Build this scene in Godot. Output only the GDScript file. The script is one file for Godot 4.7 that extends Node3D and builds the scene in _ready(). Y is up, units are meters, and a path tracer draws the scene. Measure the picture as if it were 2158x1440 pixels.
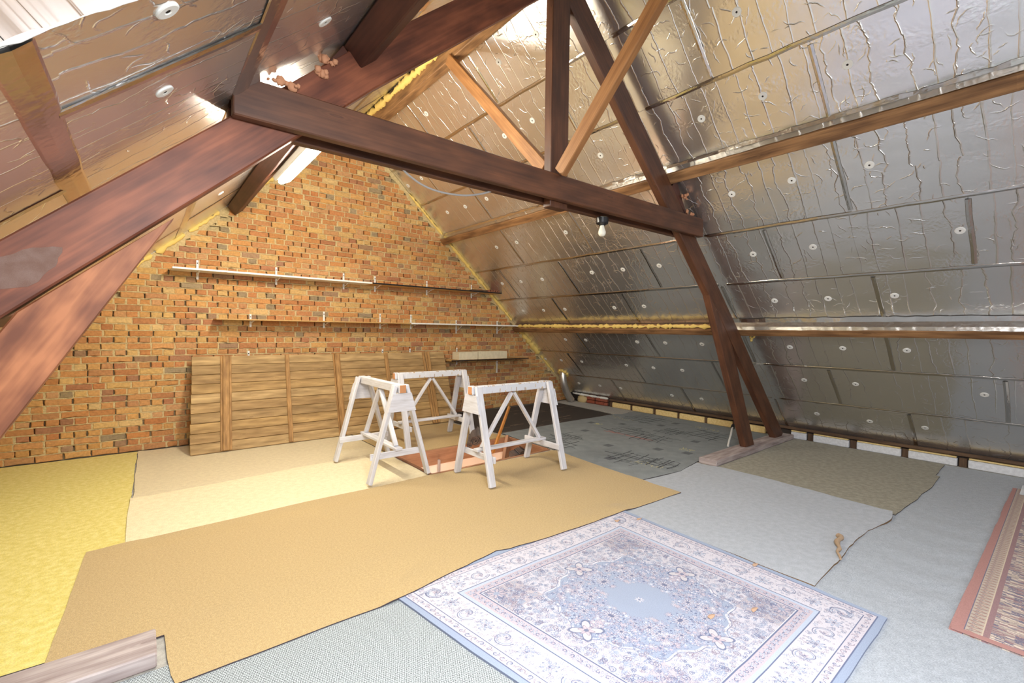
extends Node3D
# Attic under a foil-insulated gable roof, seen past a timber truss towards a brick gable wall. World: x across the attic, z along the ridge, brick wall at z = -5.6, floor at y = 0.

const RX := 2.03        # ridge
const RY := 3.676
const SL := 0.915       # roof slope
const ZW := -5.6        # brick gable wall
const ZN := 2.6         # gable behind the camera
const XR := 5.87        # knee walls
const XL := -1.81
const EYE := Vector3(0, 1.2, 0)
const PXF := 962.586    # focal length in pixels of the 2158x1440 frame

var rng := RandomNumberGenerator.new()
var org := {}
var taken := {}
var M := {}
var sn: float           # length of (1, SL)


# ---------------------------------------------------------------- mesh building
class MB:
	var v := PackedVector3Array()
	var n := PackedVector3Array()
	var t := PackedVector2Array()
	var c := PackedColorArray()
	var col := Color.WHITE
	var off := Vector2.ZERO

	func tri3(a: Vector3, b: Vector3, d: Vector3, na: Vector3, nb: Vector3, nd: Vector3, ua := Vector2.ZERO, ub := Vector2.ZERO, ud := Vector2.ZERO) -> void:
		if (b - a).cross(d - a).dot(na + nb + nd) > 0.0:
			v.append_array([a, d, b]); n.append_array([na, nd, nb]); t.append_array([ua + off, ud + off, ub + off])
		else:
			v.append_array([a, b, d]); n.append_array([na, nb, nd]); t.append_array([ua + off, ub + off, ud + off])
		c.append_array([col, col, col])

	func quad(a: Vector3, b: Vector3, d: Vector3, e: Vector3, inside: Vector3, ua := Vector2.ZERO, ub := Vector2.ZERO, ud := Vector2.ZERO, ue := Vector2.ZERO) -> void:
		var nn := (d - a).cross(e - b).normalized()
		if nn.dot((a + b + d + e) * 0.25 - inside) < 0.0:
			nn = -nn
		tri3(a, b, d, nn, nn, nn, ua, ub, ud)
		tri3(a, d, e, nn, nn, nn, ua, ud, ue)

	func tri(a: Vector3, b: Vector3, d: Vector3, inside: Vector3, ua := Vector2.ZERO, ub := Vector2.ZERO, ud := Vector2.ZERO) -> void:
		var nn := (b - a).cross(d - a).normalized()
		if nn.dot((a + b + d) / 3.0 - inside) < 0.0:
			nn = -nn
		tri3(a, b, d, nn, nn, nn, ua, ub, ud)

	# rings of equal length joined to a closed solid with flat faces
	func loft(rings: Array, caps := true) -> void:
		var u := 0.0
		for i in rings.size() - 1:
			var r0: PackedVector3Array = rings[i]
			var r1: PackedVector3Array = rings[i + 1]
			var ctr := Vector3.ZERO
			for p in r0: ctr += p
			for p in r1: ctr += p
			ctr /= 2.0 * r0.size()
			var u1 := u + (r1[0] - r0[0]).length()
			var w := 0.0
			for j in r0.size():
				var k := (j + 1) % r0.size()
				var w1 := w + (r0[k] - r0[j]).length()
				quad(r0[j], r0[k], r1[k], r1[j], ctr, Vector2(u, w), Vector2(u, w1), Vector2(u1, w1), Vector2(u1, w))
				w = w1
			u = u1
		if caps:
			for e in 2:
				var r: PackedVector3Array = rings[0] if e == 0 else rings[rings.size() - 1]
				var other: PackedVector3Array = rings[1] if e == 0 else rings[rings.size() - 2]
				var ctr := Vector3.ZERO
				var oc := Vector3.ZERO
				for p in r: ctr += p
				for p in other: oc += p
				ctr /= r.size(); oc /= r.size()
				for j in r.size():
					var k := (j + 1) % r.size()
					var a := r[j] - r[0]
					var b := r[k] - r[0]
					var d := ctr - r[0]
					tri(r[j], r[k], ctr, oc, Vector2(a.length() * 0.2, a.x + a.y), Vector2(b.length() * 0.2, b.x + b.y), Vector2(d.length() * 0.2, d.x + d.y))

	# round tube with smooth shading; radii one per point or one for all
	func tube(pts: PackedVector3Array, radii: PackedFloat32Array, sides := 10, caps := true) -> void:
		var rings := []
		var up := Vector3.UP
		for i in pts.size():
			var d := (pts[mini(i + 1, pts.size() - 1)] - pts[maxi(i - 1, 0)]).normalized()
			if absf(d.dot(up)) > 0.95: up = Vector3.RIGHT if absf(d.x) < 0.9 else Vector3.FORWARD
			var x := d.cross(up).normalized()
			up = x.cross(d).normalized()
			var r := PackedVector3Array()
			var rad := radii[mini(i, radii.size() - 1)]
			for j in sides:
				var an := TAU * j / sides
				r.append(pts[i] + (x * cos(an) + up * sin(an)) * rad)
			rings.append(r)
		var u := 0.0
		for i in pts.size() - 1:
			var u1 := u + (pts[i + 1] - pts[i]).length()
			for j in sides:
				var k := (j + 1) % sides
				var a: Vector3 = rings[i][j]; var b: Vector3 = rings[i][k]; var d: Vector3 = rings[i + 1][k]; var e: Vector3 = rings[i + 1][j]
				var na := (a - pts[i]).normalized(); var nb := (b - pts[i]).normalized(); var nd := (d - pts[i + 1]).normalized(); var ne := (e - pts[i + 1]).normalized()
				var w0 := float(j) / sides * 0.3; var w1 := float(j + 1) / sides * 0.3
				tri3(a, b, d, na, nb, nd, Vector2(u, w0), Vector2(u, w1), Vector2(u1, w1))
				tri3(a, d, e, na, nd, ne, Vector2(u, w0), Vector2(u1, w1), Vector2(u1, w0))
			u = u1
		if caps:
			for e in 2:
				var i := 0 if e == 0 else pts.size() - 1
				var inn := pts[1] if e == 0 else pts[pts.size() - 2]
				for j in sides:
					tri(rings[i][j], rings[i][(j + 1) % sides], pts[i], inn)

	# profile of (radius, height) turned about the axis
	func lathe(at: Vector3, axis: Vector3, profile: Array, sides := 20) -> void:
		var x := axis.cross(Vector3.RIGHT if absf(axis.x) < 0.8 else Vector3.FORWARD).normalized()
		var y := axis.cross(x).normalized()
		for i in profile.size() - 1:
			var p: Vector2 = profile[i]
			var q: Vector2 = profile[i + 1]
			var s := Vector2(q.y - p.y, p.x - q.x).normalized()
			for j in sides:
				var a0 := TAU * j / sides
				var a1 := TAU * (j + 1) / sides
				var d0 := x * cos(a0) + y * sin(a0)
				var d1 := x * cos(a1) + y * sin(a1)
				var n0 := d0 * s.x + axis * s.y
				var n1 := d1 * s.x + axis * s.y
				var A := at + d0 * p.x + axis * p.y; var B := at + d1 * p.x + axis * p.y
				var C := at + d1 * q.x + axis * q.y; var D := at + d0 * q.x + axis * q.y
				if p.x > 1e-6: tri3(A, B, C, n0, n1, n1)
				if q.x > 1e-6: tri3(A, C, D, n0, n1, n0)

	func mesh() -> ArrayMesh:
		var a := []
		a.resize(Mesh.ARRAY_MAX)
		a[Mesh.ARRAY_VERTEX] = v; a[Mesh.ARRAY_NORMAL] = n; a[Mesh.ARRAY_TEX_UV] = t; a[Mesh.ARRAY_COLOR] = c
		var m := ArrayMesh.new()
		m.add_surface_from_arrays(Mesh.PRIMITIVE_TRIANGLES, a)
		return m


func rect_ring(at: Vector3, x: Vector3, y: Vector3, w: float, h: float, ch: float) -> PackedVector3Array:
	var a := w * 0.5; var b := h * 0.5
	var r := PackedVector3Array()
	for q in [[-a + ch, -b], [a - ch, -b], [a, -b + ch], [a, b - ch], [a - ch, b], [-a + ch, b], [-a, b - ch], [-a, -b + ch]]:
		r.append(at + x * q[0] + y * q[1])
	return r


# a squared timber from p to q: w across «side», h across the third axis, edges chamfered, ends eased, faintly uneven along its length
func timber(mb: MB, p: Vector3, q: Vector3, side: Vector3, w: float, h: float, ch := 0.004, seg := 1, wob := 0.0, taper := 1.0) -> void:
	var d := (q - p).normalized()
	var y := d.cross(side).normalized()
	var x := y.cross(d).normalized()
	var rings := []
	mb.off = Vector2(rng.randf() * 3.0, rng.randf() * 3.0)
	rings.append(rect_ring(p, x, y, w - 1.4 * ch, h - 1.4 * ch, ch))
	var l := (q - p).length()
	for i in seg + 1:
		var f := lerpf(minf(ch / l, 0.2), 1.0 - minf(ch / l, 0.2), float(i) / seg)
		var k := lerpf(1.0, taper, f)
		var j := Vector3.ZERO
		if wob > 0.0 and i > 0 and i < seg:
			j = x * rng.randf_range(-wob, wob) * 0.4 + y * rng.randf_range(-wob, wob)
		rings.append(rect_ring(p.lerp(q, f) + j, x, y, w * k, h * k, ch))
	rings.append(rect_ring(q, x, y, (w - 1.4 * ch) * taper, (h - 1.4 * ch) * taper, ch))
	mb.loft(rings)


# a quadrilateral board in a plane of constant z, corners listed tip, outer, foot, foot: grain runs along it, edges chamfered
func wedge(mb: MB, q: Array, z0: float, z1: float, ch: float) -> void:
	var m := Vector2.ZERO
	for p in q: m += p * 0.25
	var dir: Vector2 = (((q[2] as Vector2) + q[3]) * 0.5 - ((q[0] as Vector2) + q[1]) * 0.5).normalized()
	var uv := func(p: Vector3) -> Vector2: return Vector2(Vector2(p.x, p.y).dot(dir), Vector2(p.x, p.y).dot(dir.orthogonal()) + p.z)
	var rings := []
	for e in [[z1, ch], [z1 - ch, 0.0], [z0 + ch, 0.0], [z0, ch]]:
		var r := PackedVector3Array()
		for i in 4:
			var p: Vector2 = q[i]
			var a := (p - (q[(i + 3) % 4] as Vector2)).normalized()
			var b := (p - (q[(i + 1) % 4] as Vector2)).normalized()
			var inn: Vector2 = -(a + b).normalized() * e[1]
			r.append(Vector3(p.x + inn.x, p.y + inn.y, e[0]))
		rings.append(r)
	var c := Vector3(m.x, m.y, (z0 + z1) * 0.5)
	for i in 3:
		for j in 4:
			var k := (j + 1) % 4
			mb.quad(rings[i][j], rings[i][k], rings[i + 1][k], rings[i + 1][j], c, uv.call(rings[i][j]), uv.call(rings[i][k]), uv.call(rings[i + 1][k]), uv.call(rings[i + 1][j]))
	for e in [0, 3]: mb.quad(rings[e][0], rings[e][1], rings[e][2], rings[e][3], c, uv.call(rings[e][0]), uv.call(rings[e][1]), uv.call(rings[e][2]), uv.call(rings[e][3]))


func box(mb: MB, a: Vector3, b: Vector3, ch := 0.003) -> void:
	var lo := Vector3(minf(a.x, b.x), minf(a.y, b.y), minf(a.z, b.z))
	var hi := Vector3(maxf(a.x, b.x), maxf(a.y, b.y), maxf(a.z, b.z))
	var s := hi - lo
	var m := (lo + hi) * 0.5
	ch = minf(ch, minf(s.x, minf(s.y, s.z)) * 0.3)
	if s.x >= s.y and s.x >= s.z:
		timber(mb, Vector3(lo.x, m.y, m.z), Vector3(hi.x, m.y, m.z), Vector3.UP, s.y, s.z, ch)
	elif s.z >= s.y:
		timber(mb, Vector3(m.x, m.y, lo.z), Vector3(m.x, m.y, hi.z), Vector3.UP, s.y, s.x, ch)
	else:
		timber(mb, Vector3(m.x, lo.y, m.z), Vector3(m.x, hi.y, m.z), Vector3.RIGHT, s.x, s.z, ch)


# polygon in a plane, thickened: points (3-D, in order), thickness vector
func slab(mb: MB, pts: PackedVector3Array, thick: Vector3, uvx: Vector3, uvy: Vector3) -> void:
	var flat := PackedVector2Array()
	for p in pts: flat.append(Vector2(p.dot(uvx), p.dot(uvy)))
	var ix := Geometry2D.triangulate_polygon(flat)
	var nn := thick.normalized()
	for i in range(0, ix.size(), 3):
		var a := ix[i]; var b := ix[i + 1]; var c := ix[i + 2]
		mb.tri3(pts[a], pts[b], pts[c], -nn, -nn, -nn, flat[a], flat[b], flat[c])
		mb.tri3(pts[a] + thick, pts[b] + thick, pts[c] + thick, nn, nn, nn, flat[a], flat[b], flat[c])
	var area := 0.0
	for i in flat.size():
		var k := (i + 1) % flat.size()
		area += flat[i].cross(flat[k])
	for i in pts.size():
		var k := (i + 1) % pts.size()
		var e := pts[k] - pts[i]
		var o := uvx * (flat[k].y - flat[i].y) - uvy * (flat[k].x - flat[i].x)
		if area < 0.0: o = -o
		mb.quad(pts[i], pts[k], pts[k] + thick, pts[i] + thick, pts[i] + e * 0.5 - o.normalized(), flat[i], flat[k], flat[k] + Vector2(0, thick.length()), flat[i] + Vector2(0, thick.length()))


# ---------------------------------------------------------------- scene objects
func numbered(called: String) -> String:
	if not taken.has(called):
		taken[called] = 0
		return called
	taken[called] += 1
	return "%s_%03d" % [called, taken[called]]


func tag(o: Node, label: String, category: String, group := "") -> void:
	o.set_meta("label", label)
	o.set_meta("category", category)
	if group: o.set_meta("group", group)


func thing(called: String, label: String, category: String, at := Vector3.ZERO, group := "") -> Node3D:
	var o := Node3D.new()
	o.name = numbered(called)
	add_child(o)
	o.position = at
	org[o] = at
	tag(o, label, category, group)
	return o


func part(called: String, mb: MB, m: Material, parent: Node3D) -> MeshInstance3D:
	return part_mesh(called, mb.mesh(), m, parent)


func part_mesh(called: String, mesh: Mesh, m: Material, parent: Node3D) -> MeshInstance3D:
	var o := MeshInstance3D.new()
	var key := [parent, called]
	taken[key] = taken.get(key, -1) + 1
	o.name = called if taken[key] == 0 else "%s_%03d" % [called, taken[key]]
	o.mesh = mesh
	if m: o.material_override = m
	parent.add_child(o, true)
	if org.has(parent): o.position = -org[parent]
	return o


# a thing that is one mesh, its origin at its base
func solo(called: String, mb: MB, m: Material, label: String, category: String, group := "") -> MeshInstance3D:
	var lo := Vector3.INF; var hi := -Vector3.INF
	for p in mb.v: lo = lo.min(p); hi = hi.max(p)
	var at := Vector3((lo.x + hi.x) * 0.5, lo.y, (lo.z + hi.z) * 0.5)
	for i in mb.v.size(): mb.v[i] -= at
	var o := MeshInstance3D.new()
	o.name = numbered(called)
	o.mesh = mb.mesh()
	o.material_override = m
	add_child(o)
	o.position = at
	org[o] = at
	tag(o, label, category, group)
	return o


func sub(called: String, mb: MB, m: Material, parent: Node3D) -> MeshInstance3D:   # a sub-part, or a part of a solo thing
	return part(called, mb, m, parent)


func struct(called: String, mb: MB, m: Material) -> MeshInstance3D:
	var o := MeshInstance3D.new()
	o.name = numbered(called)
	o.mesh = mb.mesh()
	o.material_override = m
	add_child(o)
	o.set_meta("kind", "structure")
	return o


# ---------------------------------------------------------------- textures and materials
func seam(w: int, h: int, freq: float, sd: int, octaves := 4) -> Image:
	var f := FastNoiseLite.new()
	f.noise_type = FastNoiseLite.TYPE_SIMPLEX_SMOOTH
	f.seed = sd
	f.frequency = freq
	f.fractal_octaves = octaves
	return f.get_seamless_image(w, h)


func stretched(w0: int, h0: int, freq: float, sd: int, w: int, h: int, octaves := 4) -> PackedByteArray:
	var im := seam(w0, h0, freq, sd, octaves)
	im.resize(w, h, Image.INTERPOLATE_CUBIC)
	return im.get_data()


func tex(w: int, h: int, data: PackedByteArray, format := Image.FORMAT_RGB8) -> ImageTexture:
	return ImageTexture.create_from_image(Image.create_from_data(w, h, false, format, data))


func wood(dark: Color, light: Color, sd: int, blotch := 0.35, knots := 4, w := 1024, h := 512) -> ImageTexture:
	var fine := stretched(32, 512, 0.05, sd, w, h, 5)
	var mid := stretched(24, 96, 0.05, sd + 1, w, h, 3)
	var big := stretched(96, 96, 0.05, sd + 2, w, h, 4)
	var val := PackedFloat32Array()
	val.resize(w * h)
	for i in w * h:
		val[i] = 0.5 + (fine[i] - 128) * 0.0017 + (mid[i] - 128) * 0.0007 + (big[i] - 128) * 0.0060 * blotch
	var r := RandomNumberGenerator.new()
	r.seed = sd
	for k in knots:
		var kx := r.randi_range(60, w - 60); var ky := r.randi_range(40, h - 40)
		var rx := r.randi_range(22, 48); var ry := r.randi_range(12, 24)
		for y in range(-ry * 2, ry * 2):
			for x in range(-rx * 2, rx * 2):
				var d := sqrt(float(x * x) / (rx * rx) + float(y * y) / (ry * ry))
				if d < 2.0:
					var i := posmod(ky + y, h) * w + posmod(kx + x, w)
					var fall := clampf(1.0 - d * 0.5, 0.0, 1.0)
					val[i] += (sin(d * 13.0) * 0.13 - (0.35 if d < 0.45 else 0.05)) * fall
	var out := PackedByteArray()
	out.resize(w * h * 3)
	for i in w * h:
		var q := clampf(val[i], 0.0, 1.0)
		out[i * 3] = int(lerpf(dark.r8, light.r8, q)); out[i * 3 + 1] = int(lerpf(dark.g8, light.g8, q)); out[i * 3 + 2] = int(lerpf(dark.b8, light.b8, q))
	return tex(w, h, out)


# mottled colour: two tones mixed by noise, with a fine speckle
func mottle(a: Color, b: Color, sd: int, speck := 0.12, freq := 0.02, n := 512) -> ImageTexture:
	var big := seam(n, n, freq, sd, 4).get_data()
	var fine := seam(n, n, 0.35, sd + 7, 2).get_data()
	var out := PackedByteArray()
	out.resize(n * n * 3)
	for i in n * n:
		var q := clampf(0.5 + (big[i] - 128) * 0.0042, 0.0, 1.0)
		var s := 1.0 + (fine[i] - 128) / 128.0 * speck
		out[i * 3] = int(clampf(lerpf(a.r8, b.r8, q) * s, 0, 255)); out[i * 3 + 1] = int(clampf(lerpf(a.g8, b.g8, q) * s, 0, 255)); out[i * 3 + 2] = int(clampf(lerpf(a.b8, b.b8, q) * s, 0, 255))
	return tex(n, n, out)


func mat(color: Color, rough := 0.8, t: Texture2D = null, scale := 1.0, metal := 0.0) -> StandardMaterial3D:
	var m := StandardMaterial3D.new()
	m.albedo_color = color
	m.roughness = rough
	m.metallic = metal
	if t: m.albedo_texture = t
	m.uv1_scale = Vector3(scale, scale, scale)
	return m


func bump(m: StandardMaterial3D, t: Texture2D, cm: float) -> StandardMaterial3D:
	m.heightmap_enabled = true
	m.heightmap_texture = t
	m.heightmap_scale = cm
	return m


func h8(r: int, g: int, b: int) -> Color:
	return Color8(r, g, b)


# wrinkled foil: creases that run up the slope (v), short side wrinkles, fine crumple. 2.4 m by 1.2 m
func foil_relief() -> ImageTexture:
	var w := 2048; var h := 1024
	var fine := seam(512, 512, 0.035, 5, 4).get_data()
	var big := seam(512, 512, 0.008, 6, 2).get_data()
	var patch := seam(512, 512, 0.012, 9, 2).get_data()
	var f := PackedFloat32Array()
	f.resize(w * h)
	for y in h:
		for x in w:
			var i := (y & 511) * 512 + (x & 511)
			var j := ((y >> 1) & 511) * 512 + ((x >> 2) & 511)
			var rough_here := clampf((patch[j] - 120) / 60.0, 0.08, 1.0)
			f[y * w + x] = (fine[i] - 128) / 128.0 * 0.20 * rough_here + (big[j] - 128) / 128.0 * 0.5
	var r := RandomNumberGenerator.new()
	r.seed = 11
	var x0 := 40.0
	while x0 < w - 30:
		var x := x0; var amp := r.randf_range(0.45, 1.1); var wd := r.randf_range(1.3, 2.3); var drift := r.randf_range(-0.03, 0.03)
		var slope := 0.0
		for y in h:
			if r.randf() < 0.085: slope = r.randf_range(-1.0, 1.0) * (1.0 if amp > 0.9 else 0.3)
			x += slope * 0.55 + drift + (x0 - x) * 0.006
			var a := amp * (0.75 + 0.25 * sin(y * 0.021 + x0))
			for k in range(-9, 10):
				var xx := int(x) + k
				var dx := xx - x
				f[y * w + posmod(xx, w)] += a * exp(-dx * dx / (2.0 * wd * wd))
		x0 += r.randf_range(70.0, 140.0)
	for s in 260:
		var p := Vector2(r.randf() * w, r.randf() * h)
		var an := r.randf() * TAU
		var amp := r.randf_range(0.2, 0.6)
		var ln := r.randi_range(25, 120)
		for q in ln:
			an += r.randf_range(-0.25, 0.25)
			p += Vector2(cos(an), sin(an))
			var a := amp * sin(PI * q / ln)
			for ky in range(-3, 4):
				for kx in range(-3, 4):
					f[posmod(int(p.y) + ky, h) * w + posmod(int(p.x) + kx, w)] += a * 0.45 * exp(-(kx * kx + ky * ky) / 3.0)
	return tex(w, h, f.to_byte_array(), Image.FORMAT_RF)


# crinkled tape: fine ripples across its run
func tape_relief() -> ImageTexture:
	var a := stretched(128, 24, 0.09, 31, 512, 128, 4)
	var f := PackedFloat32Array()
	f.resize(512 * 128)
	for i in 512 * 128: f[i] = (a[i] - 128) / 128.0
	return tex(512, 128, f.to_byte_array(), Image.FORMAT_RF)


func weave(n: int) -> ImageTexture:
	var fine := seam(n, n, 0.25, 77, 2).get_data()
	var out := PackedByteArray()
	out.resize(n * n * 3)
	for y in n:
		for x in n:
			var s := 0.5 + 0.5 * sin(TAU * (x + 3.0 * sin(y * TAU / 16.0)) / 8.0) * sin(TAU * y / 8.0)
			var q := clampf(0.42 + 0.55 * s + (fine[y * n + x] - 128) * 0.0035, 0.0, 1.0)
			var i := (y * n + x) * 3
			out[i] = int(q * 236); out[i + 1] = int(q * 240); out[i + 2] = int(q * 240)
	return tex(n, n, out)


# ---------------------------------------------------------------- roof slopes
func rp(side: int, s: float, z: float, off := 0.0) -> Vector3:   # side +1 right, -1 left; s down the slope from the ridge; off inwards
	return Vector3(RX + side * (s - off * SL) / sn, RY - (s * SL + off) / sn, z)


func rn(side: int) -> Vector3:
	return Vector3(-side * SL, -1.0, 0).normalized()


func rs(side: int) -> Vector3:
	return Vector3(side, -SL, 0).normalized()


func slope_quad(mb: MB, side: int, s0: float, s1: float, z0: float, z1: float, th: float, off := 0.0, uo := Vector2.ZERO) -> void:
	# flat board on a slope, its face at «off», thickness outwards; uv = (z, s)
	var f := [rp(side, s0, z0, off), rp(side, s1, z0, off), rp(side, s1, z1, off), rp(side, s0, z1, off)]
	var uv := [Vector2(z0, s0) + uo, Vector2(z0, s1) + uo, Vector2(z1, s1) + uo, Vector2(z1, s0) + uo]
	var b := []
	for p in f: b.append(p - rn(side) * th)
	var ctr := (rp(side, (s0 + s1) * 0.5, (z0 + z1) * 0.5, off) - rn(side) * th * 0.5)
	mb.quad(f[0], f[1], f[2], f[3], ctr, uv[0], uv[1], uv[2], uv[3])
	mb.quad(b[0], b[1], b[2], b[3], ctr, uv[0], uv[1], uv[2], uv[3])
	for i in 4:
		var k := (i + 1) % 4
		mb.quad(f[i], f[k], b[k], b[i], ctr, uv[i], uv[k], uv[k], uv[i])


# a strip of adhesive tape along a slope, its middle slightly proud, uv u along the run
func tape(side: int, s0: float, z0: float, s1: float, z1: float, w: float, m: Material, parent: Node3D, off := 0.003) -> void:
	var mb := MB.new()
	var a := rp(side, s0, z0, off); var b := rp(side, s1, z1, off)
	var d := (b - a).normalized()
	var nn := rn(side)
	var x := d.cross(nn).normalized()
	var l := (b - a).length()
	var seg := maxi(2, int(l / 0.12))
	var uo := rng.randf() * 4.0
	var rows := []
	for i in seg + 1:
		var p := a.lerp(b, float(i) / seg) + x * rng.randf_range(-0.003, 0.003)
		rows.append([p - x * w * 0.5 - nn * off * 0.9, p - x * w * 0.42, p + nn * rng.randf_range(0.001, 0.0035), p + x * w * 0.42, p + x * w * 0.5 - nn * off * 0.9])
	for i in seg:
		for j in 4:
			var u0 := uo + l * i / seg; var u1 := uo + l * (i + 1) / seg
			mb.quad(rows[i][j], rows[i][j + 1], rows[i + 1][j + 1], rows[i + 1][j], rows[i][j] - nn, Vector2(u0, j * 0.25), Vector2(u0, (j + 1) * 0.25), Vector2(u1, (j + 1) * 0.25), Vector2(u1, j * 0.25))
	part("tape_strip", mb, m, parent)


# an uneven bead of expanding foam
func bead(called: String, pts: PackedVector3Array, r: float, m: Material, parent: Node3D, lump := 0.45) -> void:
	var mb := MB.new()
	var path := PackedVector3Array()
	var rad := PackedFloat32Array()
	for i in pts.size() - 1:
		var l := (pts[i + 1] - pts[i]).length()
		var k := maxi(1, int(l / 0.025))
		for j in k:
			path.append(pts[i].lerp(pts[i + 1], float(j) / k) + Vector3(rng.randf_range(-1, 1), rng.randf_range(-1, 1), rng.randf_range(-1, 1)) * r * 0.35 * lump)
			rad.append(r * rng.randf_range(1.0 - lump, 1.0 + lump))
	path.append(pts[pts.size() - 1]); rad.append(r * 0.4)
	rad[0] = r * 0.5
	mb.tube(path, rad, 9)
	if parent: part(called, mb, m, parent)


func foam_lump(p: Vector3, size: Vector3, m: Material, label: String, group := "") -> void:
	var mb := MB.new()
	var n := 9
	for i in n:      # a ragged run of small blobs, some dripping
		var f := i / (n - 1.0) * 2.0 - 1.0
		var q := p + Vector3(f * size.x + rng.randf_range(-0.2, 0.2) * size.x, rng.randf_range(-0.5, 0.5) * size.y + f * f * size.y * 0.4, rng.randf_range(-0.5, 0.5) * size.z)
		var k := rng.randf_range(0.006, 0.012)
		lump(mb, q, Vector3(k * rng.randf_range(0.9, 1.8), k * rng.randf_range(0.8, 1.9), k), 7, 9)
	solo("foam_lump", mb, m, label, "foam", group)


# a knobbly closed blob
func lump(mb: MB, p: Vector3, size: Vector3, rows := 9, cols := 12) -> void:
	var f := FastNoiseLite.new()
	f.seed = rng.randi() % 10000
	f.frequency = 1.1
	var g := []
	for i in rows + 1:
		var row := []
		for j in cols:
			var th := PI * i / rows; var ph := TAU * j / cols
			var d := Vector3(sin(th) * cos(ph), cos(th), sin(th) * sin(ph))
			row.append(p + d * size * (1.0 + 0.55 * f.get_noise_3dv(d * 1.4) + 0.25 * f.get_noise_3dv(d * 4.0)))
		g.append(row)
	for i in rows:
		for j in cols:
			var k := (j + 1) % cols
			var q := [g[i][j], g[i][k], g[i + 1][k], g[i + 1][j]]
			var nn := []
			for e in q: nn.append(((e - p) / (size * size)).normalized())
			mb.tri3(q[0], q[1], q[2], nn[0], nn[1], nn[2])
			mb.tri3(q[0], q[2], q[3], nn[0], nn[2], nn[3])


# ---------------------------------------------------------------- floor coverings: thin sheets draped over whatever lies under them
var laid := []

func edge_distance(p: Vector2, poly: PackedVector2Array) -> float:
	var d := INF
	for i in poly.size():
		d = minf(d, p.distance_squared_to(Geometry2D.get_closest_point_to_segment(p, poly[i], poly[(i + 1) % poly.size()])))
	d = sqrt(d)
	return d if Geometry2D.is_point_in_polygon(p, poly) else -d


func pile_height(p: Vector2) -> float:
	var y := 0.0
	for c in laid:
		if c.box.has_point(p):
			y += c.th * smoothstep(-0.10, -0.012, edge_distance(p, c.poly))
	return y


func pts2(a: Array) -> PackedVector2Array:
	var r := PackedVector2Array()
	for i in range(0, a.size(), 2): r.append(Vector2(a[i], a[i + 1]))
	return r


func sheet(called: String, label: String, category: String, poly: PackedVector2Array, th: float, m: Material, jit := 0.004, ripple = null, uv := Transform2D.IDENTITY, edge_mat: Material = null, step := 0.085, uvf = null) -> MeshInstance3D:
	var line := PackedVector2Array()
	var f := FastNoiseLite.new()
	f.seed = rng.randi() % 10000
	f.frequency = 2.2
	var s := 0.0
	for i in poly.size():
		var a := poly[i]; var b := poly[(i + 1) % poly.size()]
		var l := a.distance_to(b)
		var k := maxi(1, int(l / 0.05))
		for j in k:
			var o := (b - a).normalized().orthogonal() * f.get_noise_1d(s * 1.0) * jit * 2.0
			line.append(a.lerp(b, float(j) / k) + (o if j > 0 else Vector2.ZERO))
			s += l / k
	var pts := line.duplicate()
	var lo := Vector2.INF; var hi := -Vector2.INF
	for p in line: lo = lo.min(p); hi = hi.max(p)
	var y0 := lo.y + 0.03
	var odd := false
	while y0 < hi.y:
		var x0 := lo.x + (0.03 if odd else 0.03 + step * 0.5)
		while x0 < hi.x:
			var p := Vector2(x0, y0)
			p += Vector2(rng.randf_range(-0.2, 0.2), rng.randf_range(-0.2, 0.2)) * step
			if edge_distance(p, line) > 0.03: pts.append(p)
			x0 += step
		y0 += step * 0.87
		odd = not odd
	var hgt := func(p: Vector2) -> float:
		return pile_height(p) + th + (ripple.call(p) if ripple != null else 0.0)
	var ys := PackedFloat32Array(); var ns := PackedVector3Array()
	for p in pts:
		var y: float = hgt.call(p)
		ys.append(y)
		ns.append(Vector3(y - hgt.call(p + Vector2(0.012, 0)), 0.012, y - hgt.call(p + Vector2(0, 0.012))).normalized())
	var uvs := PackedVector2Array()
	for p in pts: uvs.append(uvf.call(p) if uvf != null else uv * p)
	var mb := MB.new()
	var ix := Geometry2D.triangulate_delaunay(pts)
	for i in range(0, ix.size(), 3):
		var a := ix[i]; var b := ix[i + 1]; var c := ix[i + 2]
		if not Geometry2D.is_point_in_polygon((pts[a] + pts[b] + pts[c]) / 3.0, line): continue
		mb.tri3(Vector3(pts[a].x, ys[a], pts[a].y), Vector3(pts[b].x, ys[b], pts[b].y), Vector3(pts[c].x, ys[c], pts[c].y), ns[a], ns[b], ns[c], uvs[a], uvs[b], uvs[c])
	var skirt := mb if edge_mat == null else MB.new()
	for i in line.size():
		var k := (i + 1) % line.size()
		var a := line[i]; var b := line[k]
		var o := (b - a).orthogonal().normalized() * 0.001
		if Geometry2D.is_point_in_polygon((a + b) * 0.5 + o * 4.0, line): o = -o
		var ya := maxf(pile_height(a), 0.0) - 0.001; var yb := maxf(pile_height(b), 0.0) - 0.001
		var ctr := Vector3((a.x + b.x) * 0.5 - o.x * 100.0, ya, (a.y + b.y) * 0.5 - o.y * 100.0)
		skirt.quad(Vector3(a.x, ys[i], a.y), Vector3(b.x, ys[k], b.y), Vector3(b.x, yb, b.y), Vector3(a.x, ya, a.y), ctr, uvs[i], uvs[k], uvs[k], uvs[i])
	var out := solo(called, mb, m, label, category)
	if edge_mat:
		part("cut_edge", skirt, edge_mat, out)
	laid.append({"poly": poly, "th": th, "box": Rect2(lo - Vector2.ONE * 0.11, hi - lo + Vector2.ONE * 0.22)})
	return out


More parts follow.
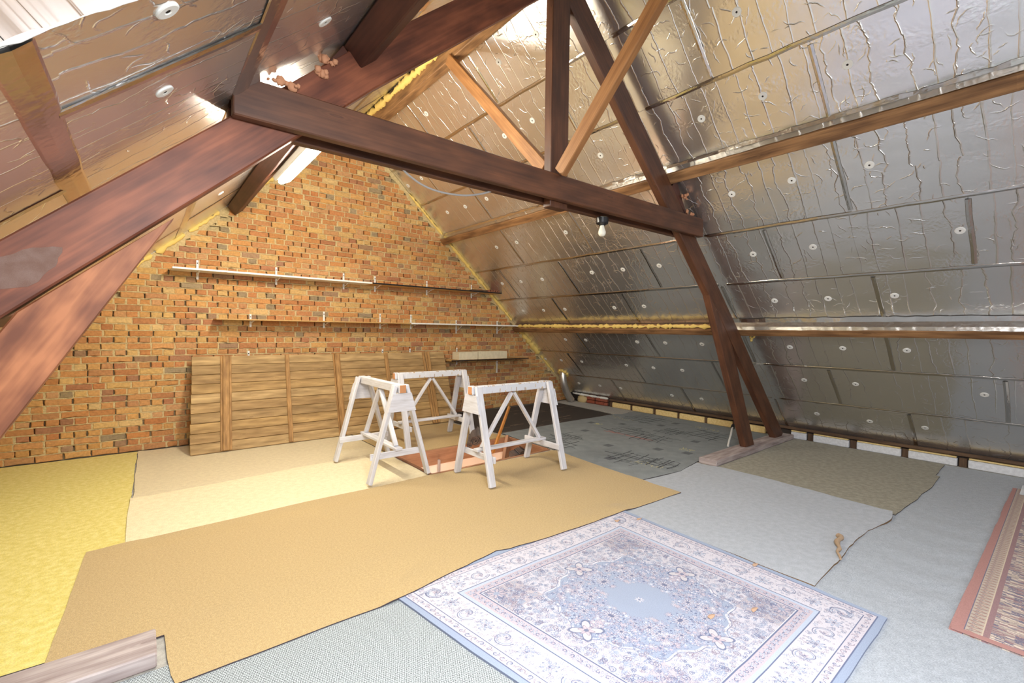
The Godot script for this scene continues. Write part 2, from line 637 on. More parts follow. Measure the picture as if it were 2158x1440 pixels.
# ---------------------------------------------------------------- woven patterns
class Canvas:
	var w: int
	var h: int
	var d := PackedByteArray()
	func _init(ww: int, hh: int, c: Color) -> void:
		w = ww; h = hh
		d.resize(w * h * 3)
		for i in w * h:
			d[i * 3] = c.r8; d[i * 3 + 1] = c.g8; d[i * 3 + 2] = c.b8
	func px(x: int, y: int, c: Color, a := 1.0) -> void:
		if x < 0 or y < 0 or x >= w or y >= h: return
		var i := (y * w + x) * 3
		d[i] = int(lerpf(d[i], c.r8, a)); d[i + 1] = int(lerpf(d[i + 1], c.g8, a)); d[i + 2] = int(lerpf(d[i + 2], c.b8, a))
	func rect(x0: int, y0: int, x1: int, y1: int, c: Color, a := 1.0) -> void:
		for y in range(y0, y1):
			for x in range(x0, x1): px(x, y, c, a)
	func line(p: Vector2, q: Vector2, wd: float, c: Color, a := 1.0) -> void:
		var n := maxi(1, int(p.distance_to(q)))
		var k := int(ceil(wd * 0.5))
		for i in n + 1:
			var m := p.lerp(q, float(i) / n)
			for y in range(-k, k + 1):
				for x in range(-k, k + 1):
					if Vector2(x, y).length() <= wd * 0.5: px(int(m.x) + x, int(m.y) + y, c, a)
	func flower(cx: float, cy: float, r: float, petals: int, fill: Color, edge: Color, heart: Color, turn := 0.0) -> void:
		var k := int(r) + 1
		for y in range(-k, k + 1):
			for x in range(-k, k + 1):
				var q := Vector2(x, y)
				var l := q.length()
				var lim := r * (0.68 + 0.32 * cos(petals * (q.angle() + turn)))
				if l > lim: continue
				var c := edge if l > lim - maxf(1.3, r * 0.13) else (heart if l < r * 0.28 else fill)
				px(int(cx) + x, int(cy) + y, c, 0.85)
	func hook(cx: float, cy: float, r: float, turn: float, wd: float, c: Color, turns := 1.4) -> void:
		var p := Vector2.ZERO
		for i in 34:
			var f := i / 33.0
			var an := turn + f * TAU * turns
			var q := Vector2(cx, cy) + Vector2(cos(an), sin(an)) * r * (1.0 - 0.75 * f)
			if i > 0: line(p, q, wd, c, 0.8)
			p = q
	func to_tex() -> ImageTexture:
		return ImageTexture.create_from_image(Image.create_from_data(w, h, false, Image.FORMAT_RGB8, d))


# one quarter of the pale medallion carpet, mirrored to the whole (u along its long side)
func medallion_rug() -> ImageTexture:
	var N := 640
	var cream := h8(190, 187, 195); var pale := h8(174, 184, 202); var blue := h8(148, 158, 178); var ink := h8(100, 108, 136); var pink := h8(184, 172, 180); var brown := h8(132, 122, 136); var white := h8(206, 204, 210)
	var cv := Canvas.new(N, N, cream)
	var r := RandomNumberGenerator.new()
	r.seed = 4
	var cx := float(N); var cy := float(N)       # centre of the carpet lies at the far corner of the quarter
	# field: medallion ground with a lobed outline
	var b0 := 232
	for y in range(b0, N):
		for x in range(b0, N):
			var q := Vector2(cx - x, cy - y)
			var an := q.angle()
			var lim := 345.0 * (0.92 + 0.05 * cos(8.0 * an) + 0.035 * cos(16.0 * an))
			var l := q.length()
			if l < lim: cv.px(x, y, blue, 1.0)
			elif l < lim + 9.0: cv.px(x, y, white, 1.0)
			elif l < lim + 12.0: cv.px(x, y, ink, 0.8)
			elif q.x > 250 and q.y > 250: cv.px(x, y, h8(176, 168, 174), 1.0)
	# scattered foliage over field and medallion, thick in a ring, none in the heart
	for i in 1500:
		var x := r.randf_range(b0, N); var y := r.randf_range(b0, N)
		var l := Vector2(cx - x, cy - y).length()
		if l < 125.0 or (l < 320.0 and r.randf() < 0.45): continue
		var k := r.randi() % 6
		if l < 300.0 and k < 4:
			cv.flower(x, y, r.randf_range(8, 22), r.randi_range(5, 9), [pale, cream, pink, h8(158, 166, 188)][r.randi() % 4], ink if r.randf() < 0.5 else brown, [pink, ink, white][r.randi() % 3], r.randf() * TAU)
		elif k < 3:
			cv.hook(x, y, r.randf_range(6, 15), r.randf() * TAU, r.randf_range(1.3, 2.4), [ink, brown, blue][r.randi() % 3])
		else:
			cv.flower(x, y, r.randf_range(4, 9), r.randi_range(4, 6), [pink, pale, blue][r.randi() % 3], ink, white, r.randf() * TAU)
	# large palmettes round the heart and the pendants
	for e in [[470, 635, 44, 11], [635, 470, 44, 11], [512, 512, 40, 10], [420, 560, 32, 9], [560, 420, 32, 9]]:
		cv.flower(e[0], e[1], e[2], e[3], pale, ink, brown)
		cv.flower(e[0], e[1], e[2] * 0.62, e[3], cream, brown, ink)
	for e in [[338, 640], [640, 338]]:
		cv.flower(e[0], e[1], 62, 4, h8(194, 188, 190), ink, pink, PI / 4)
		cv.flower(e[0], e[1], 30, 6, pink, brown, ink)
	# dense brown sprays and stepped figure in the field's corner
	for i in 150:
		cv.hook(r.randf_range(b0 + 14, b0 + 120), r.randf_range(b0 + 14, b0 + 120), r.randf_range(3, 7), r.randf() * TAU, 1.5, [brown, ink][r.randi() % 2], 1.0)
	cv.flower(b0 + 36, b0 + 36, 40, 8, pink, ink, blue)
	# heart
	cv.flower(N, N, 20, 8, white, pink, ink)
	# borders, from the outside in
	var bands := [[0, 22, h8(148, 160, 182)], [22, 26, ink], [26, 58, h8(194, 188, 196)], [58, 61, ink], [61, 168, h8(198, 194, 202)], [168, 172, ink], [172, 186, pale], [186, 224, pink], [224, 229, ink], [229, 232, white]]
	for b in bands:
		for y in N:
			for x in range(b[0], b[1]):
				if y >= x: cv.px(x, y, b[2])
				if y >= x: cv.px(y, x, b[2])
	var along := 40.0
	var n := 0
	while along < N + 20:
		for flip in 2:
			var P := func(a: float, d: float) -> Vector2: return Vector2(a, d) if flip == 0 else Vector2(d, a)
			var v: Vector2 = P.call(along, 42.0)
			cv.hook(v.x, v.y, 12, n * 1.3, 2.4, ink if n % 2 else brown, 0.8)
			cv.flower(v.x, v.y, 5, 5, blue, ink, white)
			v = P.call(along + 14, 42.0)
			cv.flower(v.x, v.y, 6, 4, pink, brown, ink)
			if along > 190:
				v = P.call(along, 205.0)
				cv.flower(v.x, v.y, 14, 5, pale, ink, pink, n)
				v = P.call(along + 17, 205.0)
				cv.hook(v.x, v.y, 9, n, 2.0, ink, 0.8)
		along += 33.0
		n += 1
	along = 112.0
	n = 0
	while along < N + 60:
		for flip in 2:
			var P := func(a: float, d: float) -> Vector2: return Vector2(a, d) if flip == 0 else Vector2(d, a)
			var v: Vector2 = P.call(along, 114.0)
			if n % 2 == 0:
				cv.hook(v.x, v.y, 42, 0.6 + flip, 2.6, ink, 1.1)
				cv.hook(v.x, v.y, 33, 0.6 + flip, 3.2, blue, 1.1)
				cv.flower(v.x + 4, v.y + 2, 13, 7, pink, brown, ink)
			else:
				cv.flower(v.x, v.y, 30, 8, pale, ink, pink)
				cv.flower(v.x, v.y, 16, 6, cream, brown, ink)
			for k in 34:
				var q: Vector2 = P.call(along + r.randf_range(-48, 48), 114.0 + r.randf_range(-46, 46))
				if r.randf() < 0.5: cv.flower(q.x, q.y, r.randf_range(4, 8), 5, [blue, pink, pale][r.randi() % 3], ink, white)
				else: cv.hook(q.x, q.y, r.randf_range(4, 9), r.randf() * TAU, 1.6, [ink, brown][r.randi() % 2], 0.9)
		along += 96.0
		n += 1
	# mirror and add the pile's speckle
	var S := 2 * N
	var fine := seam(512, 512, 0.4, 3, 2).get_data()
	var out := PackedByteArray()
	out.resize(S * S * 3)
	for y in S:
		var sy := y if y < N else S - 1 - y
		for x in S:
			var sx := x if x < N else S - 1 - x
			var i := (sy * N + sx) * 3
			var o := (y * S + x) * 3
			var k := 1.0 + (fine[(y & 511) * 512 + (x & 511)] - 128) * 0.0011
			out[o] = int(minf(cv.d[i] * k, 255)); out[o + 1] = int(minf(cv.d[i + 1] * k, 255)); out[o + 2] = int(minf(cv.d[i + 2] * k, 255))
	return tex(S, S, out)


# border of the red runner: u along its long edge (repeats each 0.8 m), v across from the edge
func runner_rug() -> ImageTexture:
	var N := 768
	var salmon := h8(174, 130, 124); var beige := h8(186, 172, 158); var navy := h8(110, 107, 128); var wine := h8(152, 122, 124)
	var cv := Canvas.new(N, N, h8(166, 150, 146))
	var r := RandomNumberGenerator.new()
	r.seed = 21
	# field: close columns of small figures in navy, cream and wine
	var y := 100
	while y < N:
		var x := 0
		while x < N:
			var k := r.randi() % 4
			var c: Color = [navy, beige, wine, h8(214, 200, 184)][k]
			var l := r.randi_range(14, 44)
			cv.line(Vector2(x, y), Vector2(x + r.randf_range(-8, 8), y + l), r.randf_range(5, 10), c, 0.9)
			if k == 0: cv.flower(x, y + l, 13, 5, navy, beige, wine)
			x += r.randi_range(9, 17)
		y += 24
	for i in 40:
		cv.flower(r.randf() * N, 180 + r.randf() * 560, r.randf_range(10, 20), 6, [salmon, beige, navy][r.randi() % 3], [navy, wine][r.randi() % 2], beige)
	cv.rect(0, 0, N, 38, salmon)
	cv.rect(0, 38, N, 41, navy)
	cv.rect(0, 41, N, 86, beige)
	cv.rect(0, 86, N, 90, h8(206, 190, 168))
	cv.rect(0, 90, N, 108, wine)
	for i in 24:
		var x := i * 32.0
		cv.line(Vector2(x, 44), Vector2(x + 16, 84), 4, h8(140, 118, 118), 0.8)
		cv.line(Vector2(x + 16, 84), Vector2(x + 32, 44), 4, h8(166, 122, 114), 0.8)
		cv.flower(x + 16, 56, 7, 5, wine, navy, beige)
	var fine := seam(512, 512, 0.4, 13, 2).get_data()
	for i in N * N:
		var k := 1.0 + (fine[i & 262143] - 128) * 0.0016
		for c in 3: cv.d[i * 3 + c] = int(minf(cv.d[i * 3 + c] * k, 255))
	return cv.to_tex()


# grey printed carpet: hatched scribbles, dark squares, a red and some straw strokes. Covers x 3.1 to 6.1, z -4.3 to -2.0
func printed_carpet() -> ImageTexture:
	var W := 1536; var H := 1178
	var cv := Canvas.new(W, H, h8(132, 138, 140))
	var r := RandomNumberGenerator.new()
	r.seed = 8
	var ink := h8(44, 48, 54)
	var P := func(x: float, z: float) -> Vector2: return Vector2((x - 3.1) * 512.0, (z + 4.3) * 512.0)
	var a := seam(512, 512, 0.012, 41, 4).get_data()
	var b := seam(512, 512, 0.3, 42, 2).get_data()
	for y in H:
		for x in W:
			var i := (y & 511) * 512 + (x & 511)
			var k := 1.0 + (a[i] - 128) * 0.0004 + (b[i] - 128) * 0.0010
			var j := (y * W + x) * 3
			for c in 3: cv.d[j + c] = int(minf(cv.d[j + c] * k, 255))
	for e in [[4.40, -3.24, 0.62], [3.62, -3.6, 0.0]]:
		if e[2] > 0.0:
			for k in 30:
				var p: Vector2 = P.call(e[0] + r.randf_range(-0.03, 0.03), e[1] + r.randf_range(-0.3, 0.3))
				cv.line(p, p + Vector2(r.randf_range(-8, 8), r.randf_range(-60, 60)), 9, h8(164, 118, 114), 0.5)
	for e in [[3.57, -2.42, 0.05, 0.17], [4.36, -2.48, 0.04, 0.06], [4.62, -3.88, 0.04, 0.05], [5.2, -3.95, 0.05, 0.2], [5.5, -2.9, 0.05, 0.18]]:
		for k in 34:
			var p: Vector2 = P.call(e[0] + r.randf_range(-1, 1) * e[2], e[1] + r.randf_range(-1, 1) * e[3])
			cv.line(p, p + Vector2(r.randf_range(-16, 16), r.randf_range(-7, 7)), 3.5, h8(196, 186, 132), 0.7)
	for e in [[3.838, -3.078], [4.129, -2.671], [4.231, -2.404], [4.759, -2.611], [5.221, -3.34], [4.887, -3.694], [4.184, -3.714], [4.624, -4.0], [5.5, -3.3], [3.45, -2.75]]:
		var p: Vector2 = P.call(e[0], e[1])
		for y in range(-22, 22): cv.line(p + Vector2(-24 + r.randf_range(-3, 3), y), p + Vector2(24 + r.randf_range(-3, 3), y), 1.2, h8(88, 90, 96), 0.8)
	for e in [[3.62, -2.66, 0.2], [3.72, -2.36, 0.15], [4.5, -3.02, 0.2], [4.6, -3.42, 0.2], [5.2, -2.68, 0.24], [5.43, -3.75, 0.26], [3.4, -3.45, 0.22], [3.75, -3.62, 0.16], [5.0, -3.05, 0.15]]:
		var ang := r.randf_range(-0.12, 0.12)
		for k in 5:
			for dirn in 2:
				var o: float = (k - 2) * e[2] * 0.36 + r.randf_range(-0.02, 0.02)
				var l: float = e[2] * r.randf_range(0.7, 1.25)
				var sh: float = r.randf_range(-0.3, 0.3) * e[2]
				var d := Vector2(cos(ang), sin(ang)) if dirn == 0 else Vector2(-sin(ang), cos(ang))
				var nrm := d.orthogonal()
				var p: Vector2 = P.call(e[0], e[1])
				var p0: Vector2 = p + nrm * o * 512.0 + d * (sh - l) * 512.0
				var p1: Vector2 = p + nrm * (o + r.randf_range(-0.02, 0.02)) * 512.0 + d * sh * 512.0
				var p2: Vector2 = p + nrm * o * 512.0 + d * (sh + l) * 512.0
				cv.line(p0, p1, r.randf_range(3.0, 6.5), ink, 0.95)
				cv.line(p1, p2, r.randf_range(3.0, 6.5), ink, 0.95)
	return cv.to_tex()


func tube_face() -> Vector3:   # the way the batten lamp faces: into the room, mostly down
	return (rn(-1) + Vector3.DOWN * 0.5).normalized()


func make_materials() -> void:
	var relief := foil_relief()
	var foil := mat(h8(230, 229, 227), 0.26, null, 1.0, 0.91)
	foil.uv1_scale = Vector3(1 / 2.4, 1 / 1.2, 1)
	M.foil = bump(foil, relief, 0.36)
	var tp := mat(h8(202, 198, 192), 0.16, null, 1.0, 1.0)
	tp.uv1_scale = Vector3(1.6, 1.0, 1)
	M.tape = bump(tp, tape_relief(), 0.035)
	var drape := mat(h8(214, 212, 208), 0.2, null, 1.0, 1.0)
	drape.uv1_scale = Vector3(1.2, 0.8, 1)
	M.drape = bump(drape, tape_relief(), 0.07)
	M.duct = mat(h8(214, 212, 208), 0.34, null, 1.0, 0.85)
	var red := wood(h8(88, 45, 28), h8(146, 84, 55), 3, 0.7, 5)
	M.red = mat(Color.WHITE, 0.55, red, 1.0)
	M.red.uv1_scale = Vector3(0.55, 2.0, 1)
	M.dim_wood = mat(Color.WHITE, 0.5, wood(h8(64, 37, 23), h8(112, 70, 45), 5, 0.5, 4), 1.0)  # truss wood coloured darker to imitate its dimly lit front faces
	M.dim_wood.uv1_scale = Vector3(0.55, 2.0, 1)
	M.shade_wood = mat(Color.WHITE, 0.55, wood(h8(56, 28, 19), h8(96, 54, 38), 6, 0.5, 3), 1.0)  # darker wood colour standing in for shade on purlins and cleats
	M.shade_wood.uv1_scale = Vector3(0.55, 2.0, 1)
	M.old = mat(Color.WHITE, 0.8, wood(h8(66, 48, 36), h8(112, 86, 62), 8, 0.6, 3), 1.0)
	M.old.uv1_scale = Vector3(0.6, 3.0, 1)
	M.leg = mat(Color.WHITE, 0.6, wood(h8(108, 60, 37), h8(176, 112, 72), 7, 0.9, 12), 1.0)
	M.leg.uv1_scale = Vector3(0.7, 1.6, 1)
	M.brace = mat(Color.WHITE, 0.6, wood(h8(128, 84, 46), h8(184, 132, 80), 13, 0.4, 3), 1.0)
	M.brace.uv1_scale = Vector3(0.6, 3.0, 1)
	M.purlin = mat(Color.WHITE, 0.65, wood(h8(96, 66, 40), h8(164, 122, 80), 23, 0.7, 5), 1.0)
	M.purlin.uv1_scale = Vector3(0.5, 3.0, 1)
	M.sole = mat(Color.WHITE, 0.7, wood(h8(134, 118, 114), h8(194, 182, 178), 33, 0.6, 2), 1.0)
	M.sole.uv1_scale = Vector3(0.6, 3.0, 1)
	M.plank = []
	var pw := wood(h8(140, 112, 72), h8(196, 164, 114), 43, 0.7, 7)
	for k in [h8(255, 255, 255), h8(236, 230, 222), h8(246, 240, 226), h8(228, 224, 218)]:
		var m := mat(k, 0.75, pw, 1.0)
		m.uv1_scale = Vector3(0.55, 3.2, 1)
		M.plank.append(m)
	M.batten = mat(h8(240, 220, 196), 0.7, pw)
	M.batten.uv1_scale = Vector3(0.9, 4.0, 1)
	M.paint = mat(Color.WHITE, 0.6, wood(h8(184, 181, 182), h8(232, 234, 242), 53, 0.35, 0), 1.0)
	M.paint.uv1_scale = Vector3(0.9, 4.0, 1)
	M.drips = mat(Color.WHITE, 0.6, drips(), 1.0)
	M.drips.uv1_scale = Vector3(1.1, 3.5, 1)
	M.rawend = mat(h8(196, 138, 92), 0.7)
	M.board = mat(Color.WHITE, 0.8, mottle(h8(204, 170, 120), h8(228, 200, 152), 61, 0.16, 0.05), 1.6)
	M.chip = mat(Color.WHITE, 0.85, mottle(h8(150, 110, 66), h8(176, 134, 88), 66, 0.34, 0.12), 3.0)
	M.oak = mat(Color.WHITE, 0.45, wood(h8(150, 92, 34), h8(206, 144, 66), 63, 0.3, 0), 1.0)
	M.trimmer = mat(Color.WHITE, 0.6, wood(h8(138, 94, 66), h8(186, 138, 104), 73, 0.4, 4), 1.0)
	M.trimmer.uv1_scale = Vector3(0.8, 2.5, 1)
	M.brick = mat(Color.WHITE, 0.9, mottle(h8(214, 210, 206), h8(255, 252, 248), 81, 0.16, 0.03), 2.2)
	M.brick.vertex_color_use_as_albedo = true
	bump(M.brick, mottle(h8(90, 90, 90), h8(180, 180, 180), 82, 0.5, 0.05), 0.25)
	M.mortar = mat(Color.WHITE, 0.95, mottle(h8(184, 162, 116), h8(212, 190, 144), 83, 0.16, 0.04), 1.7)
	bump(M.mortar, mottle(h8(60, 60, 60), h8(200, 200, 200), 84, 0.6, 0.06), 0.5)
	M.foam = mat(h8(226, 196, 112), 0.8)
	M.pinkfoam = mat(h8(196, 140, 104), 0.8)
	M.white = mat(h8(226, 226, 222), 0.5)
	M.steelwhite = mat(h8(232, 230, 224), 0.35)
	M.poly = mat(Color.WHITE, 0.7, mottle(h8(206, 208, 212), h8(232, 234, 238), 91, 0.05, 0.03), 2.0)
	M.pir = mat(Color.WHITE, 0.8, mottle(h8(214, 186, 122), h8(236, 212, 156), 92, 0.08, 0.03), 2.0)
	M.dark = mat(h8(46, 38, 34), 0.8)
	M.black = mat(h8(24, 24, 26), 0.35)
	M.plaster = mat(h8(240, 222, 204), 0.9)
	M.concrete = mat(Color.WHITE, 0.9, mottle(h8(150, 146, 138), h8(182, 178, 168), 93, 0.1, 0.03), 1.0)
	M.card = mat(Color.WHITE, 0.8, mottle(h8(206, 194, 164), h8(226, 214, 186), 94, 0.04, 0.02), 1.5)
	M.glow = mat(h8(250, 248, 240), 0.4)
	M.glow.emission_enabled = true
	M.glow.emission = h8(255, 246, 228)
	M.glow.emission_energy_multiplier = 2.6


func scuffed() -> ImageTexture:   # dark carpet with pale scuff marks, 2 m
	var cv := Canvas.new(768, 768, h8(58, 50, 45))
	var b := seam(512, 512, 0.3, 142, 2).get_data()
	for y in 768:
		for x in 768:
			var k := 1.0 + (b[(y & 511) * 512 + (x & 511)] - 128) * 0.0022
			var j := (y * 768 + x) * 3
			for c in 3: cv.d[j + c] = int(minf(cv.d[j + c] * k, 255))
	var r := RandomNumberGenerator.new()
	r.seed = 29
	for i in 26:
		var p := Vector2(r.randf() * 768, r.randf() * 768)
		for k in 5:
			var q := p + Vector2(r.randf_range(-30, 30), r.randf_range(-5, 5))
			cv.line(q, q + Vector2(r.randf_range(15, 60), r.randf_range(-6, 6)), r.randf_range(1, 3), h8(138, 116, 94), 0.6)
	return cv.to_tex()


func drips() -> ImageTexture:
	var W := 1024; var H := 256
	var cv := Canvas.new(W, H, h8(212, 214, 220))
	var r := RandomNumberGenerator.new()
	r.seed = 17
	for i in 190:
		var x := r.randf() * W
		var y := r.randf() * H
		var c: Color = [h8(170, 134, 82), h8(150, 118, 84), h8(190, 158, 96), h8(236, 236, 240), h8(226, 228, 234)][r.randi() % 5]
		cv.line(Vector2(x, y), Vector2(x + r.randf_range(-3, 3), y + r.randf_range(20, 110)), r.randf_range(2, 9), c, 0.7)
	return cv.to_tex()


func area_light(called: String, at: Vector3, towards: Vector3, along: Vector3, size: Vector2, color: Color, energy: float) -> void:
	var l := AreaLight3D.new()
	l.name = called
	l.area_size = size
	l.light_color = color
	l.light_energy = energy
	l.shadow_enabled = true
	l.area_range = 14.0
	l.area_attenuation = 2.0
	var z := -towards.normalized()
	var x := along.normalized()
	l.transform = Transform3D(Basis(x, z.cross(x).normalized(), z), at)
	add_child(l)


func _ready() -> void:
	rng.seed = 2024
	sn = Vector2(1, SL).length()
	# ---- camera
	var cam := Camera3D.new()
	cam.name = "camera"
	cam.fov = rad_to_deg(2.0 * atan(720.0 / PXF))
	var yaw := 0.682661672; var pitch := -0.0226800625; var roll := 0.0135299269
	var fw := Vector3(sin(yaw) * cos(pitch), sin(pitch), -cos(yaw) * cos(pitch))
	var rt := Vector3(cos(yaw), 0, sin(yaw))
	var up := rt.cross(fw)
	cam.transform = Transform3D(Basis(rt * cos(roll) + up * sin(roll), -rt * sin(roll) + up * cos(roll), -fw), EYE)
	cam.near = 0.05
	cam.far = 100.0
	add_child(cam)
	cam.current = true
	# ---- sky, exposure
	var we := WorldEnvironment.new()
	we.name = "environment"
	var env := Environment.new()
	env.background_mode = Environment.BG_SKY
	var sky := Sky.new()
	var ps := ProceduralSkyMaterial.new()
	ps.sky_top_color = h8(170, 190, 215)
	ps.sky_horizon_color = h8(225, 230, 236)
	ps.ground_bottom_color = h8(90, 88, 84)
	ps.ground_horizon_color = h8(200, 204, 208)
	sky.sky_material = ps
	env.sky = sky
	env.background_energy_multiplier = 1.0
	env.ambient_light_source = Environment.AMBIENT_SOURCE_BG
	env.tonemap_mode = Environment.TONE_MAPPER_LINEAR
	env.tonemap_exposure = 1.0
	env.sdfgi_enabled = true
	env.ssao_enabled = true
	env.ssil_enabled = true
	we.environment = env
	add_child(we)
	# ---- lights: the fluorescent batten under the left purlin, daylight of two added unseen windows, roof beside the camera and gable behind
	for i in 6:      # the batten lamp's opal cover shines to all sides: six lights in a row just under it
		var tl := OmniLight3D.new()
		tl.name = "tube_light" if i == 0 else "tube_light_%03d" % i
		tl.position = rp(-1, 1.72, lerpf(-3.9, -2.9, i / 5.0), 0.155) + tube_face() * 0.105
		tl.light_color = Color(1.0, 0.965, 0.89)
		tl.light_energy = 0.72
		tl.light_size = 0.04
		tl.omni_range = 14.0
		tl.omni_attenuation = 2.0
		tl.shadow_enabled = true
		add_child(tl)
	area_light("added_roof_daylight", rp(-1, 2.40, 0.20, 0.16), Vector3(0.2, -1.0, -0.35), Vector3(0.87, 0.25, -0.2), Vector2(0.80, 0.95), Color(0.97, 0.982, 1.0), 14.5)  # added light, aimed down so the upper truss stays dim
	area_light("added_gable_daylight", Vector3(2.0, 1.35, ZN - 0.06), Vector3(0, -0.1, -1), Vector3(1, 0, 0), Vector2(1.5, 1.3), Color(0.98, 0.98, 1.0), 4.0)  # added light for the unseen gable window

	make_materials()
	build_shell()
	build_bricks()
	build_right_slope()
	build_left_slope()
	build_knee()
	build_truss()
	build_coverings()
	build_hatch()
	build_panel()
	build_shelves()
	build_trestles()
	build_lamps()
	build_bits()


# ---------------------------------------------------------------- shell
func build_shell() -> void:
	var fl := MB.new()      # floor slab with the hatch left open
	for q in [[XL - 0.3, ZW - 0.3, 1.85, ZN + 0.2], [3.22, ZW - 0.3, XR + 0.3, ZN + 0.2], [1.85, ZW - 0.3, 3.22, -4.0], [1.85, -3.315, 3.22, ZN + 0.2]]:
		box(fl, Vector3(q[0], -0.22, q[1]), Vector3(q[2], 0, q[3]), 0.0005)
	struct("floor", fl, M.concrete)
	# gable behind the camera, an unseen window added in it for near light
	var wn := MB.new()
	var wx0 := 1.2; var wx1 := 2.8; var wy0 := 0.65; var wy1 := 2.05
	var d := Vector3(0, 0, 0.2)
	for poly in [[XL - 0.3, 0, wx0, 0, wx0, 2.9, XL - 0.3, 0.18], [wx1, 0, XR + 0.3, 0, XR + 0.3, 0.18, wx1, 2.98], [wx0, 0, wx1, 0, wx1, wy0, wx0, wy0], [wx0, wy1, wx1, wy1, wx1, 2.98, RX, RY + 0.02, wx0, 2.92]]:
		var pts := PackedVector3Array()
		for i in range(0, poly.size(), 2): pts.append(Vector3(poly[i], poly[i + 1], ZN))
		slab(wn, pts, d, Vector3.RIGHT, Vector3.UP)
	struct("wall_near", wn, M.concrete)
	var win := Node3D.new()
	win.name = "added_window_1"
	add_child(win)
	win.set_meta("kind", "structure")
	var fr := MB.new()
	for q in [[wx0, wy0, wx0 + 0.06, wy1], [wx1 - 0.06, wy0, wx1, wy1], [wx0 + 0.06, wy0, wx1 - 0.06, wy0 + 0.06], [wx0 + 0.06, wy1 - 0.06, wx1 - 0.06, wy1], [1.97, wy0 + 0.06, 2.03, wy1 - 0.06]]:
		box(fr, Vector3(q[0], q[1], ZN + 0.04), Vector3(q[2], q[3], ZN + 0.1), 0.004)
	part("window_frame", fr, M.white, win)
	var gl := MB.new()
	for q in [[wx0 + 0.06, 1.97], [2.03, wx1 - 0.06]]:
		gl.quad(Vector3(q[0], wy0 + 0.06, ZN + 0.07), Vector3(q[1], wy0 + 0.06, ZN + 0.07), Vector3(q[1], wy1 - 0.06, ZN + 0.07), Vector3(q[0], wy1 - 0.06, ZN + 0.07), Vector3(2, 1.4, ZN + 2))
	var glass := mat(Color(0.95, 0.98, 1.0, 0.06), 0.05)
	glass.transparency = BaseMaterial3D.TRANSPARENCY_ALPHA
	part("pane", gl, glass, win)


# ---------------------------------------------------------------- the brick gable: English bond, open perpends, uneven mortar
func brick_mesh(mb: MB, x0: float, x1: float, y0: float, y1: float) -> void:
	var zf := ZW + rng.randf_range(-0.003, 0.003)
	var j := func(a: float) -> float: return rng.randf_range(-a, a)
	var w := x1 - x0; var h := y1 - y0
	var base := [Vector2(x0, y0), Vector2(x0 + w * 0.5, y0 + j.call(0.003)), Vector2(x1, y0), Vector2(x1 + j.call(0.002), y0 + h * 0.5), Vector2(x1, y1), Vector2(x0 + w * 0.5, y1 + j.call(0.003)), Vector2(x0, y1), Vector2(x0 + j.call(0.002), y0 + h * 0.5)]
	var outer := PackedVector3Array(); var front := PackedVector3Array(); var back := PackedVector3Array()
	var m := Vector2(x0 + x1, y0 + y1) * 0.5
	var tilt := Vector2(j.call(0.025), j.call(0.03))
	for i in 8:
		var p: Vector2 = base[i] + Vector2(j.call(0.0025), j.call(0.0025))
		var q := p + (m - p).normalized() * rng.randf_range(0.004, 0.008)
		outer.append(Vector3(p.x, p.y, zf - 0.005 + (p - m).dot(tilt)))
		front.append(Vector3(q.x, q.y, zf + j.call(0.001) + (q - m).dot(tilt)))
		back.append(Vector3(p.x, p.y, ZW - 0.05))
	var inside := Vector3(m.x, m.y, ZW - 0.03)
	var fc := Vector3(m.x, m.y, zf + 0.0005)
	mb.off = Vector2(rng.randf(), rng.randf())
	for i in 8:
		var k := (i + 1) % 8
		var uv := func(p: Vector3) -> Vector2: return Vector2(p.x, -p.y)
		mb.tri(front[i], front[k], fc, inside, uv.call(front[i]), uv.call(front[k]), uv.call(fc))
		mb.quad(outer[i], outer[k], front[k], front[i], inside, uv.call(outer[i]), uv.call(outer[k]), uv.call(front[k]), uv.call(front[i]))
		mb.quad(back[i], back[k], outer[k], outer[i], inside, uv.call(back[i]), uv.call(back[k]), uv.call(outer[k]), uv.call(outer[i]))


func roof_y(x: float) -> float:
	return RY - SL * absf(x - RX)


